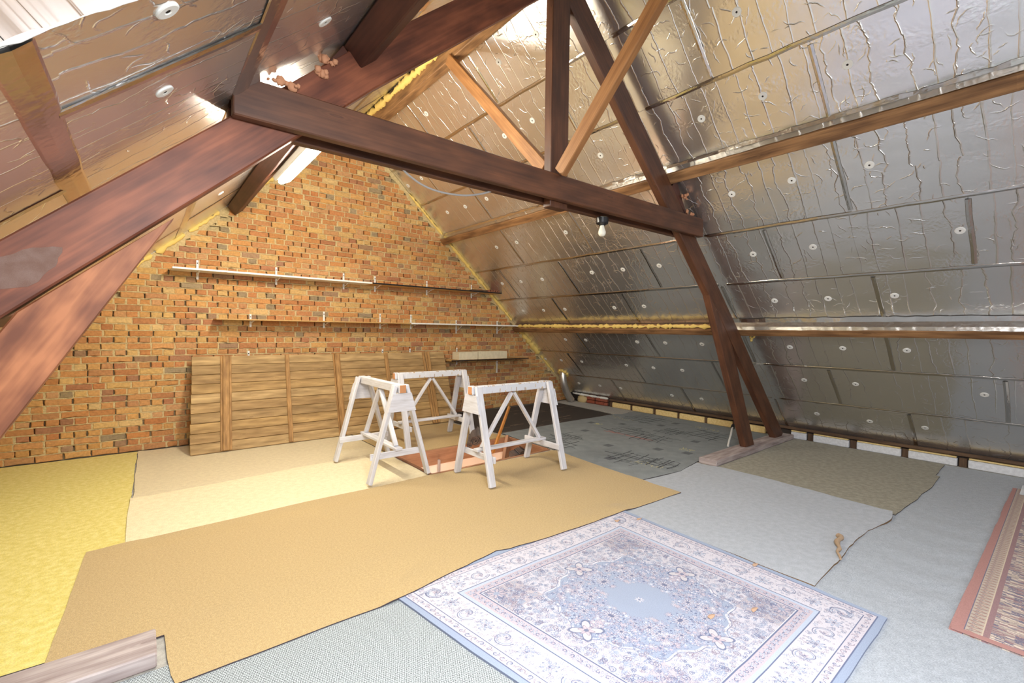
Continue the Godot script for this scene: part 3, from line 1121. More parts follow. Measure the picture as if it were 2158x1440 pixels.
func build_bricks() -> void:
	var body := MB.new()
	slab(body, PackedVector3Array([Vector3(XL - 0.1, -0.01, ZW - 0.05), Vector3(XR + 0.1, -0.01, ZW - 0.05), Vector3(XR + 0.1, roof_y(XR + 0.1), ZW - 0.05), Vector3(RX, RY, ZW - 0.05), Vector3(XL - 0.1, roof_y(XL - 0.1), ZW - 0.05)]), Vector3(0, 0, -0.25), Vector3.RIGHT, Vector3.UP)
	var wall := struct("wall_far", body, M.mortar)
	var tones := [h8(212, 148, 86), h8(202, 132, 74), h8(218, 162, 94), h8(194, 122, 72), h8(178, 112, 78), h8(220, 178, 110), h8(208, 152, 102), h8(166, 112, 84), h8(226, 190, 128), h8(196, 134, 86), h8(158, 122, 96), h8(150, 134, 108)]
	var weight := [0, 0, 0, 0, 0, 1, 1, 1, 1, 2, 2, 2, 2, 3, 3, 3, 4, 5, 5, 6, 6, 6, 6, 7, 8, 9, 9, 9, 9, 10, 2, 0, 1, 6, 9, 5, 3, 0, 2, 11]
	var spots := []
	var plugs := MB.new()
	var fwd := Vector3(sin(0.6826), -0.02, -cos(0.6826))
	for k in 60:
		var y0 := 0.0135 + 0.0605 * k
		var y1 := y0 + 0.0512
		var half := (RY - y1) / SL - 0.035
		if half < 0.1: break
		var xa := maxf(RX - half, XL + 0.02); var xb := minf(RX + half, XR - 0.02)
		var header := k % 2 == 1
		var pitch := 0.0905 if header else 0.182
		var x := (0.166 if header else -0.81 + rng.randf_range(-0.03, 0.03)) - 40 * pitch
		while x < xb:
			var w := pitch
			if not header and rng.randf() < 0.07: w = 0.0905
			if x > xa - 0.03 and x + w < xb + 0.03:
				var b0 := maxf(x + 0.005 + rng.randf_range(-0.003, 0.003), xa); var b1 := minf(x + w - 0.005 + rng.randf_range(-0.003, 0.003), xb)
				if b1 - b0 > 0.025:
					var c := Vector3((b0 + b1) * 0.5, y0 + 0.025, ZW)
					var v := c - EYE
					var dep := v.dot(fwd)
					var big := (b1 - b0) * absf(v.normalized().z) / (dep * dep)
					# what stands in front of the wall
					var hx := c.x * 2.06 / 5.6; var hy := EYE.y + (c.y - EYE.y) * 2.06 / 5.6
					if hy > 0.80 + 1.734 * (hx + 0.336) or hy > 1.57 + 0.9 * (hx - 0.086): big = 0.0
					if c.x > 0.38 and c.x < 3.2 and c.y < 0.88: big = 0.0
					spots.append([big, b0, b1, y0 + rng.randf_range(-0.002, 0.002), y1 + rng.randf_range(-0.002, 0.002), tones[weight[rng.randi() % weight.size()]]])
					# perpend: sometimes filled
					if rng.randf() < 0.5:
						var zf := ZW - rng.randf_range(0.002, 0.008)
						var p := Vector3(x, y0 + 0.024, zf)
						var a := [p + Vector3(-0.010, -0.028, 0), p + Vector3(0.010, -0.028, 0), p + Vector3(0.010 + rng.randf_range(-0.003, 0.003), 0.028, 0), p + Vector3(-0.010, 0.028, 0)]
						plugs.quad(a[0], a[1], a[2], a[3], p - Vector3(0, 0, 1), Vector2(a[0].x, a[0].y), Vector2(a[1].x, a[1].y), Vector2(a[2].x, a[2].y), Vector2(a[3].x, a[3].y))
			x += w
		# bed joint above this course
		var yb := y1 + 0.00465
		var prev := []
		var xs := xa
		while xs < xb + 0.02:
			var top := yb + 0.0056 + rng.randf_range(-0.002, 0.0040); var bot := yb - 0.0056 - rng.randf_range(-0.002, 0.0040)
			var zf := ZW + rng.randf_range(-0.0055, 0.0016)
			if rng.randf() < 0.05: zf -= 0.012
			var row := [Vector3(xs, bot, zf - 0.004), Vector3(xs, yb, zf), Vector3(xs, top, zf - 0.004)]
			if prev:
				for q in 2:
					var ins := (row[q] as Vector3) - Vector3(0, 0, 1)
					var uv := func(p: Vector3) -> Vector2: return Vector2(p.x, p.y)
					plugs.quad(prev[q], row[q], row[q + 1], prev[q + 1], ins, uv.call(prev[q]), uv.call(row[q]), uv.call(row[q + 1]), uv.call(prev[q + 1]))
			prev = row
			xs += rng.randf_range(0.018, 0.035)
	# verge: mortar fillet that closes the wall to the slopes
	for side in [-1, 1]:
		var prev := []
		var s := 0.02
		while s < 5.3:
			var a := rp(side, s, ZW + 0.004 + rng.randf_range(-0.006, 0.004), 0.0)
			var b := rp(side, s, ZW - 0.004 + rng.randf_range(-0.004, 0.004), rng.randf_range(0.04, 0.10))
			if prev: plugs.quad(prev[0], a, b, prev[1], (a + b) * 0.5 - Vector3(0, 0, 1), Vector2(prev[0].x, prev[0].y), Vector2(a.x, a.y), Vector2(b.x, b.y), Vector2(prev[1].x, prev[1].y))
			prev = [a, b]
			s += 0.05
	part("mortar", plugs, M.mortar, wall)
	spots.sort_custom(func(a, b): return a[0] > b[0])
	var rest := MB.new()
	for i in spots.size():
		var s: Array = spots[i]
		var mb := MB.new() if i < 300 else rest
		mb.col = (s[5] as Color).lerp(h8(232, 190, 128), 0.18).lightened(rng.randf_range(0.0, 0.07)).darkened(rng.randf_range(0.0, 0.07)).srgb_to_linear()
		brick_mesh(mb, s[1], s[2], s[3], s[4])
		if i < 300: part("brick", mb, M.brick, wall)
	var r := part("bricks", rest, M.brick, wall)
	r.set_meta("kind", "stuff")


# ---------------------------------------------------------------- insulated slopes
func washer_mesh() -> ArrayMesh:
	var a := MB.new()
	a.lathe(Vector3.ZERO, Vector3.UP, [Vector2(0.006, 0.0015), Vector2(0.009, 0.003), Vector2(0.0225, 0.0032), Vector2(0.026, 0.0018), Vector2(0.0265, -0.002)], 24)
	var b := MB.new()
	b.lathe(Vector3.ZERO, Vector3.UP, [Vector2(0.0, 0.0006), Vector2(0.0065, 0.0006), Vector2(0.0075, 0.002)], 12)
	var m := a.mesh()
	m.surface_set_material(0, M.white)
	m.add_surface_from_arrays(Mesh.PRIMITIVE_TRIANGLES, b.mesh().surface_get_arrays(0))
	m.surface_set_material(1, M.dark)
	return m


func add_washer(list: Array, side: int, s: float, z: float, mesh: ArrayMesh) -> void:
	for e in list:
		if s > e[0] and s < e[1] and z > e[2] and z < e[3]:
			var o := part_mesh("washer", mesh, null, e[4])
			var y := rn(side)
			o.transform = Transform3D(Basis(y.cross(Vector3(0, 0, 1)).normalized(), y, Vector3(0, 0, 1)) * Basis(Vector3.UP, rng.randf() * TAU), rp(side, s, z, e[5] + 0.001))
			return


func slope_root(called: String, side: int, rows: Array) -> MeshInstance3D:
	var mb := MB.new()
	if side > 0: slope_quad(mb, side, -0.14, 5.42, ZW - 0.2, ZN + 0.1, 0.14, -0.075)
	else:        # left open for the added roof window
		for q in [[-0.14, 1.95, ZW - 0.2, ZN + 0.1], [2.85, 5.42, ZW - 0.2, ZN + 0.1], [1.95, 2.85, ZW - 0.2, -0.35], [1.95, 2.85, 0.75, ZN + 0.1]]: slope_quad(mb, side, q[0], q[1], q[2], q[3], 0.14, -0.075)
	return struct(called, mb, M.board)


func add_panels(root: Node3D, side: int, rows: Array, list: Array, zmax := ZN) -> void:
	# rows: [s0, s1, a z where two boards meet]; boards are 1.15 long
	for r in rows:
		var z := float(r[2])
		while z > ZW: z -= 1.15
		var cuts := [ZW]
		z += 1.15
		while z < zmax - 0.1:
			if z - cuts[cuts.size() - 1] > 0.12: cuts.append(z)
			z += 1.15
		cuts.append(zmax)
		for i in cuts.size() - 1:
			var off := rng.randf_range(-0.003, 0.001)
			var mb := MB.new()
			slope_quad(mb, side, r[0] + 0.001, r[1] - 0.001, cuts[i] + 0.001, cuts[i + 1] - 0.001, 0.06, off, Vector2(rng.randf() * 2.4, rng.randf() * 1.2))
			var p := part("insulation_panel", mb, M.foil, root)
			list.append([r[0], r[1], cuts[i], cuts[i + 1], p, off])


func build_right_slope() -> void:
	var root := slope_root("ceiling_right", 1, [])
	var rows := [[0.03, 0.66, -3.316], [0.66, 1.205, -1.543], [1.205, 1.745, -0.982], [1.745, 2.415, -0.99], [2.415, 2.985, -0.42], [2.985, 3.54, -0.957], [3.54, 4.13, -0.974], [4.13, 4.715, -0.32], [4.715, 5.30, -0.95]]
	var list := []
	add_panels(root, 1, rows, list)
	var wm := washer_mesh()
	var marks := {0.365: [-3.06, -2.6, -4.28], 0.905: [-5.5, -1.285, -3.48, -3.075, -5.13], 1.42: [-2.61, -1.7, -1.29, -0.84, -4.29, -5.14, -4.735], 2.07: [-1.28, -1.7, -0.84, -4.31, -3.49, -4.72], 2.67: [-1.28, -0.47, -2.62, -1.72, -5.16, -3.49, -4.75, -3.06, -4.33],
		3.222: [-1.7, -1.29, -0.86, -5.17, -4.73, -4.31, -3.49, -3.07], 3.84: [-2.62, -3.08, -1.73, -4.73, -1.3, -3.48, -0.86, -4.335], 4.345: [-0.44, -5.55, -1.72, -4.74, -3.07, -3.91, -5.18, -3.48, -1.29], 4.93: [-3.04, -5.19, -4.735, -4.33, -1.73, -3.47, -1.27, -0.854]}
	for s in marks:
		for z in marks[s]: add_washer(list, 1, s + rng.randf_range(-0.008, 0.008), z, wm)
	for s in [0.66, 1.205, 2.415, 2.985, 4.13, 4.715]:
		for q in [[ZW + 0.02, -2.13], [-2.05, ZN]]: tape(1, s, q[0], s, q[1], 0.030, M.tape, root)
	for e in list:
		if e[3] < 1.4: tape(1, e[0] + 0.03, e[3], e[1] - 0.03, e[3], 0.030, M.tape, root)
	# foil drawn down on to the purlins, foam along the far part of the lower one
	drape(root, 1, 1.688, 1.708, ZW + 0.02, ZN)
	drape(root, 1, 3.445, 3.498, -2.32, ZN, 0.098)
	bead("foam_bead", PackedVector3Array([rp(1, 3.485, -5.5, 0.06), rp(1, 3.485, -4.4, 0.062), rp(1, 3.482, -3.4, 0.066), rp(1, 3.48, -2.32, 0.07)]), 0.021, M.foam, root, 0.6)
	# foam where the foil meets the brick
	for q in [[1.0, 1.68, 0.014], [1.84, 2.3, 0.022], [2.3, 3.4, 0.02], [3.62, 4.2, 0.04], [4.25, 4.68, 0.014]]:
		bead("foam_bead", PackedVector3Array([rp(1, q[0], ZW + 0.012, 0.01), rp(1, (q[0] + q[1]) * 0.5, ZW + 0.012, 0.012), rp(1, q[1], ZW + 0.012, 0.01)]), q[2], M.foam, root, 0.5)
	purlin("purlin", 1, 1.71, 1.80, "brown squared purlin along the upper foil slope at the right")
	purlin("purlin", 1, 3.50, 3.585, "brown weathered purlin along the lower foil slope, topped with foam and crumpled foil")


func drape(root: Node3D, side: int, s0: float, s1: float, z0: float, z1: float, hang := 0.085) -> void:
	var mb := MB.new()
	var n := int((z1 - z0) / 0.06)
	var prev := []
	for i in n + 1:
		var z := lerpf(z0, z1, float(i) / n)
		var row := [rp(side, s0 - rng.randf_range(0.0, 0.012), z, 0.003), rp(side, lerpf(s0, s1, 0.6), z, 0.02 + rng.randf_range(-0.002, 0.002)), rp(side, s1 - 0.004, z, 0.06 + rng.randf_range(-0.002, 0.002)), rp(side, s1 - 0.002, z, hang + rng.randf_range(-0.004, 0.004))]
		if prev:
			for j in 3:
				mb.quad(prev[j], row[j], row[j + 1], prev[j + 1], (row[j] as Vector3) - rn(side), Vector2(z - 0.06, j * 0.33), Vector2(z, j * 0.33), Vector2(z, j * 0.33 + 0.33), Vector2(z - 0.06, j * 0.33 + 0.33))
		prev = row
	part("foil_flashing", mb, M.drape, root)


func purlin(called: String, side: int, s0: float, s1: float, label: String) -> void:
	var mb := MB.new()
	var sm := (s0 + s1) * 0.5
	timber(mb, rp(side, sm, ZW + 0.004, 0.052), rp(side, sm, ZN - 0.004, 0.052), rs(side), s1 - s0, 0.096, 0.006, 14, 0.004)
	solo(called, mb, M.purlin, label, "purlin", "")


func build_left_slope() -> void:
	var root := slope_root("ceiling_left", -1, [])
	var far := [[0.03, 0.66, -3.3], [0.66, 1.205, -1.5], [1.205, 1.745, -1.0], [1.745, 2.355, -1.33], [2.355, 2.98, -1.5], [2.98, 3.55, -0.95], [3.55, 4.13, -1.0], [4.13, 4.715, -0.4], [4.715, 5.21, -0.95]]
	var list := []
	for i in far.size():
		# boards stop at the bare chipboard over the near bay
		add_panels(root, -1, [far[i]], list, -1.13 if i >= 3 and i <= 5 else ZN)
	var wm := washer_mesh()
	for q in [[2.687, -1.22], [2.677, -1.65], [2.057, -1.704], [2.06, -2.6], [2.67, -2.6], [2.67, -3.5], [2.06, -3.5], [3.25, -2.6], [3.25, -3.5], [2.06, -4.4], [2.67, -4.4], [3.25, -4.4], [1.45, -1.2], [1.45, -2.6]]: add_washer(list, -1, q[0], q[1], wm)
	for s in [0.66, 1.205, 2.355, 2.98, 4.13, 4.715]:
		tape(-1, s, ZW + 0.02, s, -1.135 if s > 2.0 and s < 3.3 else ZN, 0.078 if s < 2.5 else 0.085, M.tape, root)
	for e in list:
		if e[3] < -1.2: tape(-1, e[0] + 0.03, e[3], e[1] - 0.03, e[3], 0.05, M.tape, root)
	# bare chipboard in the near bay, set back by the insulation's thickness
	for q in [[1.75, 2.40, -1.4, -0.353], [2.403, 3.0, -1.4, -0.353], [3.003, 3.55, -1.4, ZN], [1.75, 1.947, -0.35, ZN], [2.853, 3.0, -0.35, ZN], [1.95, 2.85, 0.753, ZN]]:
		var mb := MB.new()
		slope_quad(mb, -1, q[0], q[1], q[2], q[3], 0.014, -0.06)
		part("chipboard_sheet", mb, M.chip, root)
	var win := Node3D.new()
	win.name = "added_window_2"  # unseen roof window, added to light the near side
	add_child(win)
	win.set_meta("kind", "structure")
	var fr := MB.new()
	for q in [[1.952, 1.99, -0.348, 0.748], [2.81, 2.848, -0.348, 0.748], [1.991, 2.809, -0.348, -0.31], [1.991, 2.809, 0.71, 0.748]]: slope_quad(fr, -1, q[0], q[1], q[2], q[3], 0.12, -0.07)
	part("window_frame", fr, M.white, win)
	var gl := MB.new()
	gl.quad(rp(-1, 1.98, -0.32, -0.15), rp(-1, 2.82, -0.32, -0.15), rp(-1, 2.82, 0.72, -0.15), rp(-1, 1.98, 0.72, -0.15), rp(-1, 2.4, 0.2, -1.0))
	var glass := mat(Color(0.95, 0.98, 1.0, 0.06), 0.05)
	glass.transparency = BaseMaterial3D.TRANSPARENCY_ALPHA
	part("pane", gl, glass, win)
	# ragged cut edge of the foam boards
	bead("foam_crumbs", PackedVector3Array([rp(-1, 1.76, -1.128, -0.002), rp(-1, 2.4, -1.128, -0.002), rp(-1, 3.5, -1.128, -0.002)]), 0.003, M.white, root, 0.95)
	for q in [[1.9, 2.25, 0.02], [2.3, 2.6, 0.024], [2.65, 3.05, 0.02], [3.1, 3.6, 0.02], [1.2, 1.66, 0.02]]:
		bead("foam_bead", PackedVector3Array([rp(-1, q[0], ZW + 0.012, 0.01), rp(-1, q[1], ZW + 0.012, 0.012)]), q[2], M.foam, root, 0.6)
	drape(root, -1, 1.685, 1.703, ZW + 0.02, ZN)
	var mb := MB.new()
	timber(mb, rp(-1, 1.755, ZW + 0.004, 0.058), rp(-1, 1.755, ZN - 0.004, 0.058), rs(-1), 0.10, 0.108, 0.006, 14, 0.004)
	solo("purlin", mb, M.shade_wood, "dark purlin along the left foil slope that carries the tube lamp", "purlin")
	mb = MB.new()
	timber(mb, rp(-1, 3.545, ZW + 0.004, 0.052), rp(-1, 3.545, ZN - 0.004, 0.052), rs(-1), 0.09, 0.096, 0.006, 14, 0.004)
	solo("purlin", mb, M.shade_wood, "dark lower purlin along the left slope behind the big rafter", "purlin")
	# ridge beam between the slopes, foam along both sides
	var rb := thing("ridge_beam", "brown ridge beam under the roof's peak with yellow foam along both sides", "beam", Vector3(RX, 3.44, ZW))
	mb = MB.new()
	timber(mb, Vector3(RX, 3.515, ZW + 0.004), Vector3(RX, 3.515, ZN - 0.004), Vector3.RIGHT, 0.085, 0.15, 0.005, 14, 0.003)
	part("beam", mb, M.purlin, rb)
	for side in [-1, 1]:
		var pts := PackedVector3Array()
		for i in 12: pts.append(Vector3(RX + side * 0.052, 3.575, lerpf(ZW + 0.05, -1.6, i / 11.0)))
		bead("foam_bead", pts, 0.028, M.foam, rb, 0.6)


# ---------------------------------------------------------------- knee walls: blocks between the joist ends, a plank on top
func build_knee() -> void:
	for side in [1, -1]:
		var x := XR if side > 0 else XL
		var body := MB.new()
		box(body, Vector3(x + side * 0.03, -0.01, ZW - 0.1), Vector3(x + side * 0.25, 0.19, ZN + 0.1), 0.001)
		var wall := struct("wall_right" if side > 0 else "wall_left", body, M.dark)
		var pl := MB.new()
		timber(pl, Vector3(x + side * 0.012, 0.114, -4.70 if side > 0 else ZW + 0.02), Vector3(x + side * 0.012, 0.118, ZN - 0.02), Vector3.UP, 0.030, 0.05, 0.004, 18, 0.004)
		part("sill_plank", pl, M.old, wall)
		if side < 0: continue
		for q in [[-2.046, -1.891], [-1.82, -1.487], [-1.418, -1.056], [-1.001, -0.653], [-0.58, -0.21], [-0.14, 0.26], [0.33, 0.72], [0.79, 1.2]]:
			var mb := MB.new()
			box(mb, Vector3(x - 0.008 + rng.randf_range(-0.004, 0.004), 0.002, q[0]), Vector3(x + 0.045, 0.078 + rng.randf_range(-0.003, 0.003), q[1]), 0.006)
			part("polystyrene_block", mb, M.poly, wall)
			mb = MB.new()
			box(mb, Vector3(x - 0.018, 0.0825, q[0] + 0.005), Vector3(x + 0.04, 0.0955, q[1] - 0.005), 0.002)
			part("batten_strip", mb, M.pir, wall)
		for q in [[-4.644, -4.302], [-4.255, -3.897], [-3.846, -3.504], [-3.465, -3.101], [-3.059, -2.729], [-2.69, -2.33], [-2.29, -2.19]]:
			var mb := MB.new()
			box(mb, Vector3(x - 0.01 + rng.randf_range(-0.004, 0.004), 0.002, q[0]), Vector3(x + 0.045, 0.08, q[1]), 0.006)
			part("insulation_block", mb, M.pir, wall)
		for z in [-4.68, -4.278, -3.871, -3.485, -3.08, -2.71, -1.855, -1.452, -1.028, -0.616, -0.175]:
			var mb := MB.new()
			box(mb, Vector3(x + 0.012, 0.0, z - 0.028), Vector3(x + 0.06, 0.085, z + 0.028), 0.004)
			part("joist_end", mb, M.old, wall)
		for z in [-5.1, -4.9, -4.78]:
			for k in 2:
				var mb := MB.new()
				mb.col = h8(160, 84, 62).lightened(rng.randf_range(0, 0.1)).srgb_to_linear()
				var w := 0.17 if z < -4.85 else 0.06
				box(mb, Vector3(x - 0.012 + rng.randf_range(-0.004, 0.004), 0.006 + k * 0.06, z - w * 0.5), Vector3(x + 0.04, 0.056 + k * 0.06, z + w * 0.5), 0.006)
				part("brick", mb, M.brick, wall)
		var mb := MB.new()
		lump(mb, Vector3(x - 0.01, 0.05, -5.28), Vector3(0.06, 0.07, 0.1))
		part("mortar_lump", mb, M.mortar, wall)
		bead("mortar_fillet", PackedVector3Array([Vector3(x - 0.01, 0.135, -5.5), Vector3(x - 0.012, 0.13, -5.1), Vector3(x - 0.015, 0.128, -4.72)]), 0.017, M.white, wall, 0.3)


# ---------------------------------------------------------------- the truss in the plane z = -2.06 .. -2.12
func build_truss() -> void:
	var zc := -2.09
	var tz := 0.065
	# principal rafters, slightly bowed; the legs under them are wedges cut to the rafter
	for side in [1, -1]:
		var outer := [Vector2(2.06, 3.545), Vector2(3.25, 2.43), Vector2(4.56, 1.19), Vector2(5.66, 0.09)]
		if side < 0: outer = [Vector2(2.0, 3.545), Vector2(1.289, 2.93), Vector2(0.72, 2.435), Vector2(0.27, 2.012), Vector2(-0.331, 1.458), Vector2(-1.60, 0.27)]
		var mb := MB.new()
		var rings := []
		mb.off = Vector2(0.3 if side < 0 else 1.7, 0.2)
		var last := outer.size() - 1
		for i in outer.size():
			var p: Vector2 = outer[i]
			var d: Vector2 = ((outer[mini(i + 1, last)] as Vector2) - (outer[maxi(i - 1, 0)] as Vector2)).normalized()
			var inn := Vector2(-d.y, d.x)
			if inn.y > 0: inn = -inn
			var m := p + inn * 0.088
			rings.append(rect_ring(Vector3(m.x, m.y, zc), Vector3(0, 0, 1), Vector3(inn.x, inn.y, 0), tz, 0.174, 0.006))
		mb.loft(rings)
		var raf := solo("rafter", mb, M.red if side < 0 else M.dim_wood, "big dark red rafter crossing the left of the picture up to the ridge" if side < 0 else "dark brown rafter running from the ridge down to the sole plate on the right", "rafter")
		if side < 0:     # smear of old mortar on its face
			mb = MB.new()
			var blot := PackedVector3Array()
			for i in 26:
				var a := TAU * i / 26
				var k := 1.0 + 0.12 * sin(a * 3.0 + 0.6) + 0.07 * sin(a * 7.0)
				var q := Vector2(cos(a) * 0.105 * k, sin(a) * 0.05 * k).rotated(0.55)
				blot.append(Vector3(-0.29 + q.x, 1.375 + q.y, zc + tz * 0.5 + 0.0002))
			slab(mb, blot, Vector3(0, 0, 0.0008), Vector3.RIGHT, Vector3.UP)
			part("mortar_smear", mb, mat(Color.WHITE, 0.9, mottle(h8(112, 84, 72), h8(126, 102, 92), 88, 0.08, 0.02), 2.0), raf)
		mb = MB.new()
		var leg := [Vector2(0.094, 1.592), Vector2(-0.298, 1.240), Vector2(-0.985, 0.058), Vector2(-0.793, 0.058)]
		if side > 0: leg = [Vector2(3.907, 1.590), Vector2(4.39, 1.095), Vector2(4.925, 0.058), Vector2(4.737, 0.058)]
		wedge(mb, leg, zc - tz * 0.5 + 0.001, zc + tz * 0.5 - 0.001, 0.005)
		solo("truss_leg", mb, M.leg if side < 0 else M.dim_wood, "red knotty timber leg under the big left rafter, nearest the camera" if side < 0 else "reddish brown timber leg leaning from the right rafter down to the sole plate", "timber leg")
		mb = MB.new()
		var x0 : float = RX + side * (4.02 - RX); var x1 : float = RX + side * (5.82 - RX)
		timber(mb, Vector3(minf(x0, x1), 0.028, -2.085), Vector3(maxf(x0, x1), 0.028, -2.085), Vector3(0, 0, 1), 0.17, 0.055, 0.005, 6, 0.001)
		solo("sole_plate", mb, M.sole, "pale pinkish sole plank lying at the bottom left corner of the picture" if side < 0 else "dusty sole plank on the floor that carries the two right-hand truss timbers", "plank")
	# collar: two planks that clamp the rafters
	for q in [[-2.0, -2.05], [-2.13, -2.175]]:
		var mb := MB.new()
		timber(mb, Vector3(0.27, 2.075, (q[0] + q[1]) * 0.5), Vector3(3.70, 2.095, (q[0] + q[1]) * 0.5), Vector3.UP, 0.152, 0.046, 0.005, 10, 0.002)
		solo("collar_beam", mb, M.dim_wood, "dark brown collar plank across the truss, on the camera side of the rafters" if q[0] > -2.1 else "rear collar plank of the truss, seen only as a strip under the front one", "beam")
	var mb := MB.new()
	timber(mb, Vector3(2.038, 1.975, zc), Vector3(2.038, 3.44, zc), Vector3.RIGHT, 0.152, 0.066, 0.005, 6, 0.001)
	solo("king_post", mb, M.dim_wood, "upright king post in the middle of the truss, brown face and lamplit yellow flank", "post")
	mb = MB.new()
	timber(mb, Vector3(1.99, 2.17, -2.0), Vector3(1.99, 3.44, -0.745), Vector3.RIGHT, 0.045, 0.085, 0.004, 4, 0.002)
	solo("ridge_brace", mb, M.brace, "wooden brace slanting up towards the camera from the king post's foot, crossing the right rafter", "brace")
	mb = MB.new()
	timber(mb, Vector3(1.99, 2.23, -2.14), Vector3(1.99, 3.44, -3.32), Vector3.RIGHT, 0.045, 0.085, 0.004, 4, 0.002)
	solo("ridge_brace", mb, M.brace, "pale yellow wooden brace slanting back from the king post's foot to the ridge beam", "brace")
	# cleats that hold the upper purlins against the rafters
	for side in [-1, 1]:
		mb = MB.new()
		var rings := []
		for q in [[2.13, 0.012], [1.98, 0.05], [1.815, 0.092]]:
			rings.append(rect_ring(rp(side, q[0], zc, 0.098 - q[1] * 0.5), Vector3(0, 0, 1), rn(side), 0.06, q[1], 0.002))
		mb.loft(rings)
		solo("purlin_cleat", mb, M.shade_wood, "dark wedge cleat on the left rafter below the upper purlin, foam lumps on it" if side < 0 else "dark wedge cleat on the right rafter just under the upper purlin", "cleat")
	# foam at the joints
	for e in [[Vector3(0.45, 2.18, -2.02), Vector3(0.055, 0.014, 0.02), "pinkish foam on the left end of the collar beam"], [rp(-1, 1.93, -2.05, 0.03), Vector3(0.035, 0.018, 0.02), "brown foam blob where the left cleat meets the foil"], [rp(-1, 1.99, -2.05, 0.06), Vector3(0.02, 0.014, 0.012), "small curled foam drip below the left cleat"],
			[rp(1, 1.97, -2.03, 0.055), Vector3(0.02, 0.055, 0.03), "tan foam squeezed out behind the right rafter below the purlin"], [Vector3(3.53, 2.185, -2.03), Vector3(0.045, 0.02, 0.03), "tan foam drip on the right end of the collar beam"], [rp(1, 3.70, -2.03, 0.03), Vector3(0.025, 0.045, 0.02), "yellow foam drip under the lower purlin by the right rafter"]]:
		foam_lump(e[0], e[1], M.pinkfoam if not e[2].begins_with("yellow") else M.foam, e[2])


# ---------------------------------------------------------------- floor coverings
func felt(a: Color, b: Color, sd: int, speck: float, scale: float, freq := 0.05) -> StandardMaterial3D:
	var m := mat(Color.WHITE, 0.95, mottle(a, b, sd, speck, freq), scale)
	m.rim_enabled = true
	m.rim = 0.25
	return m


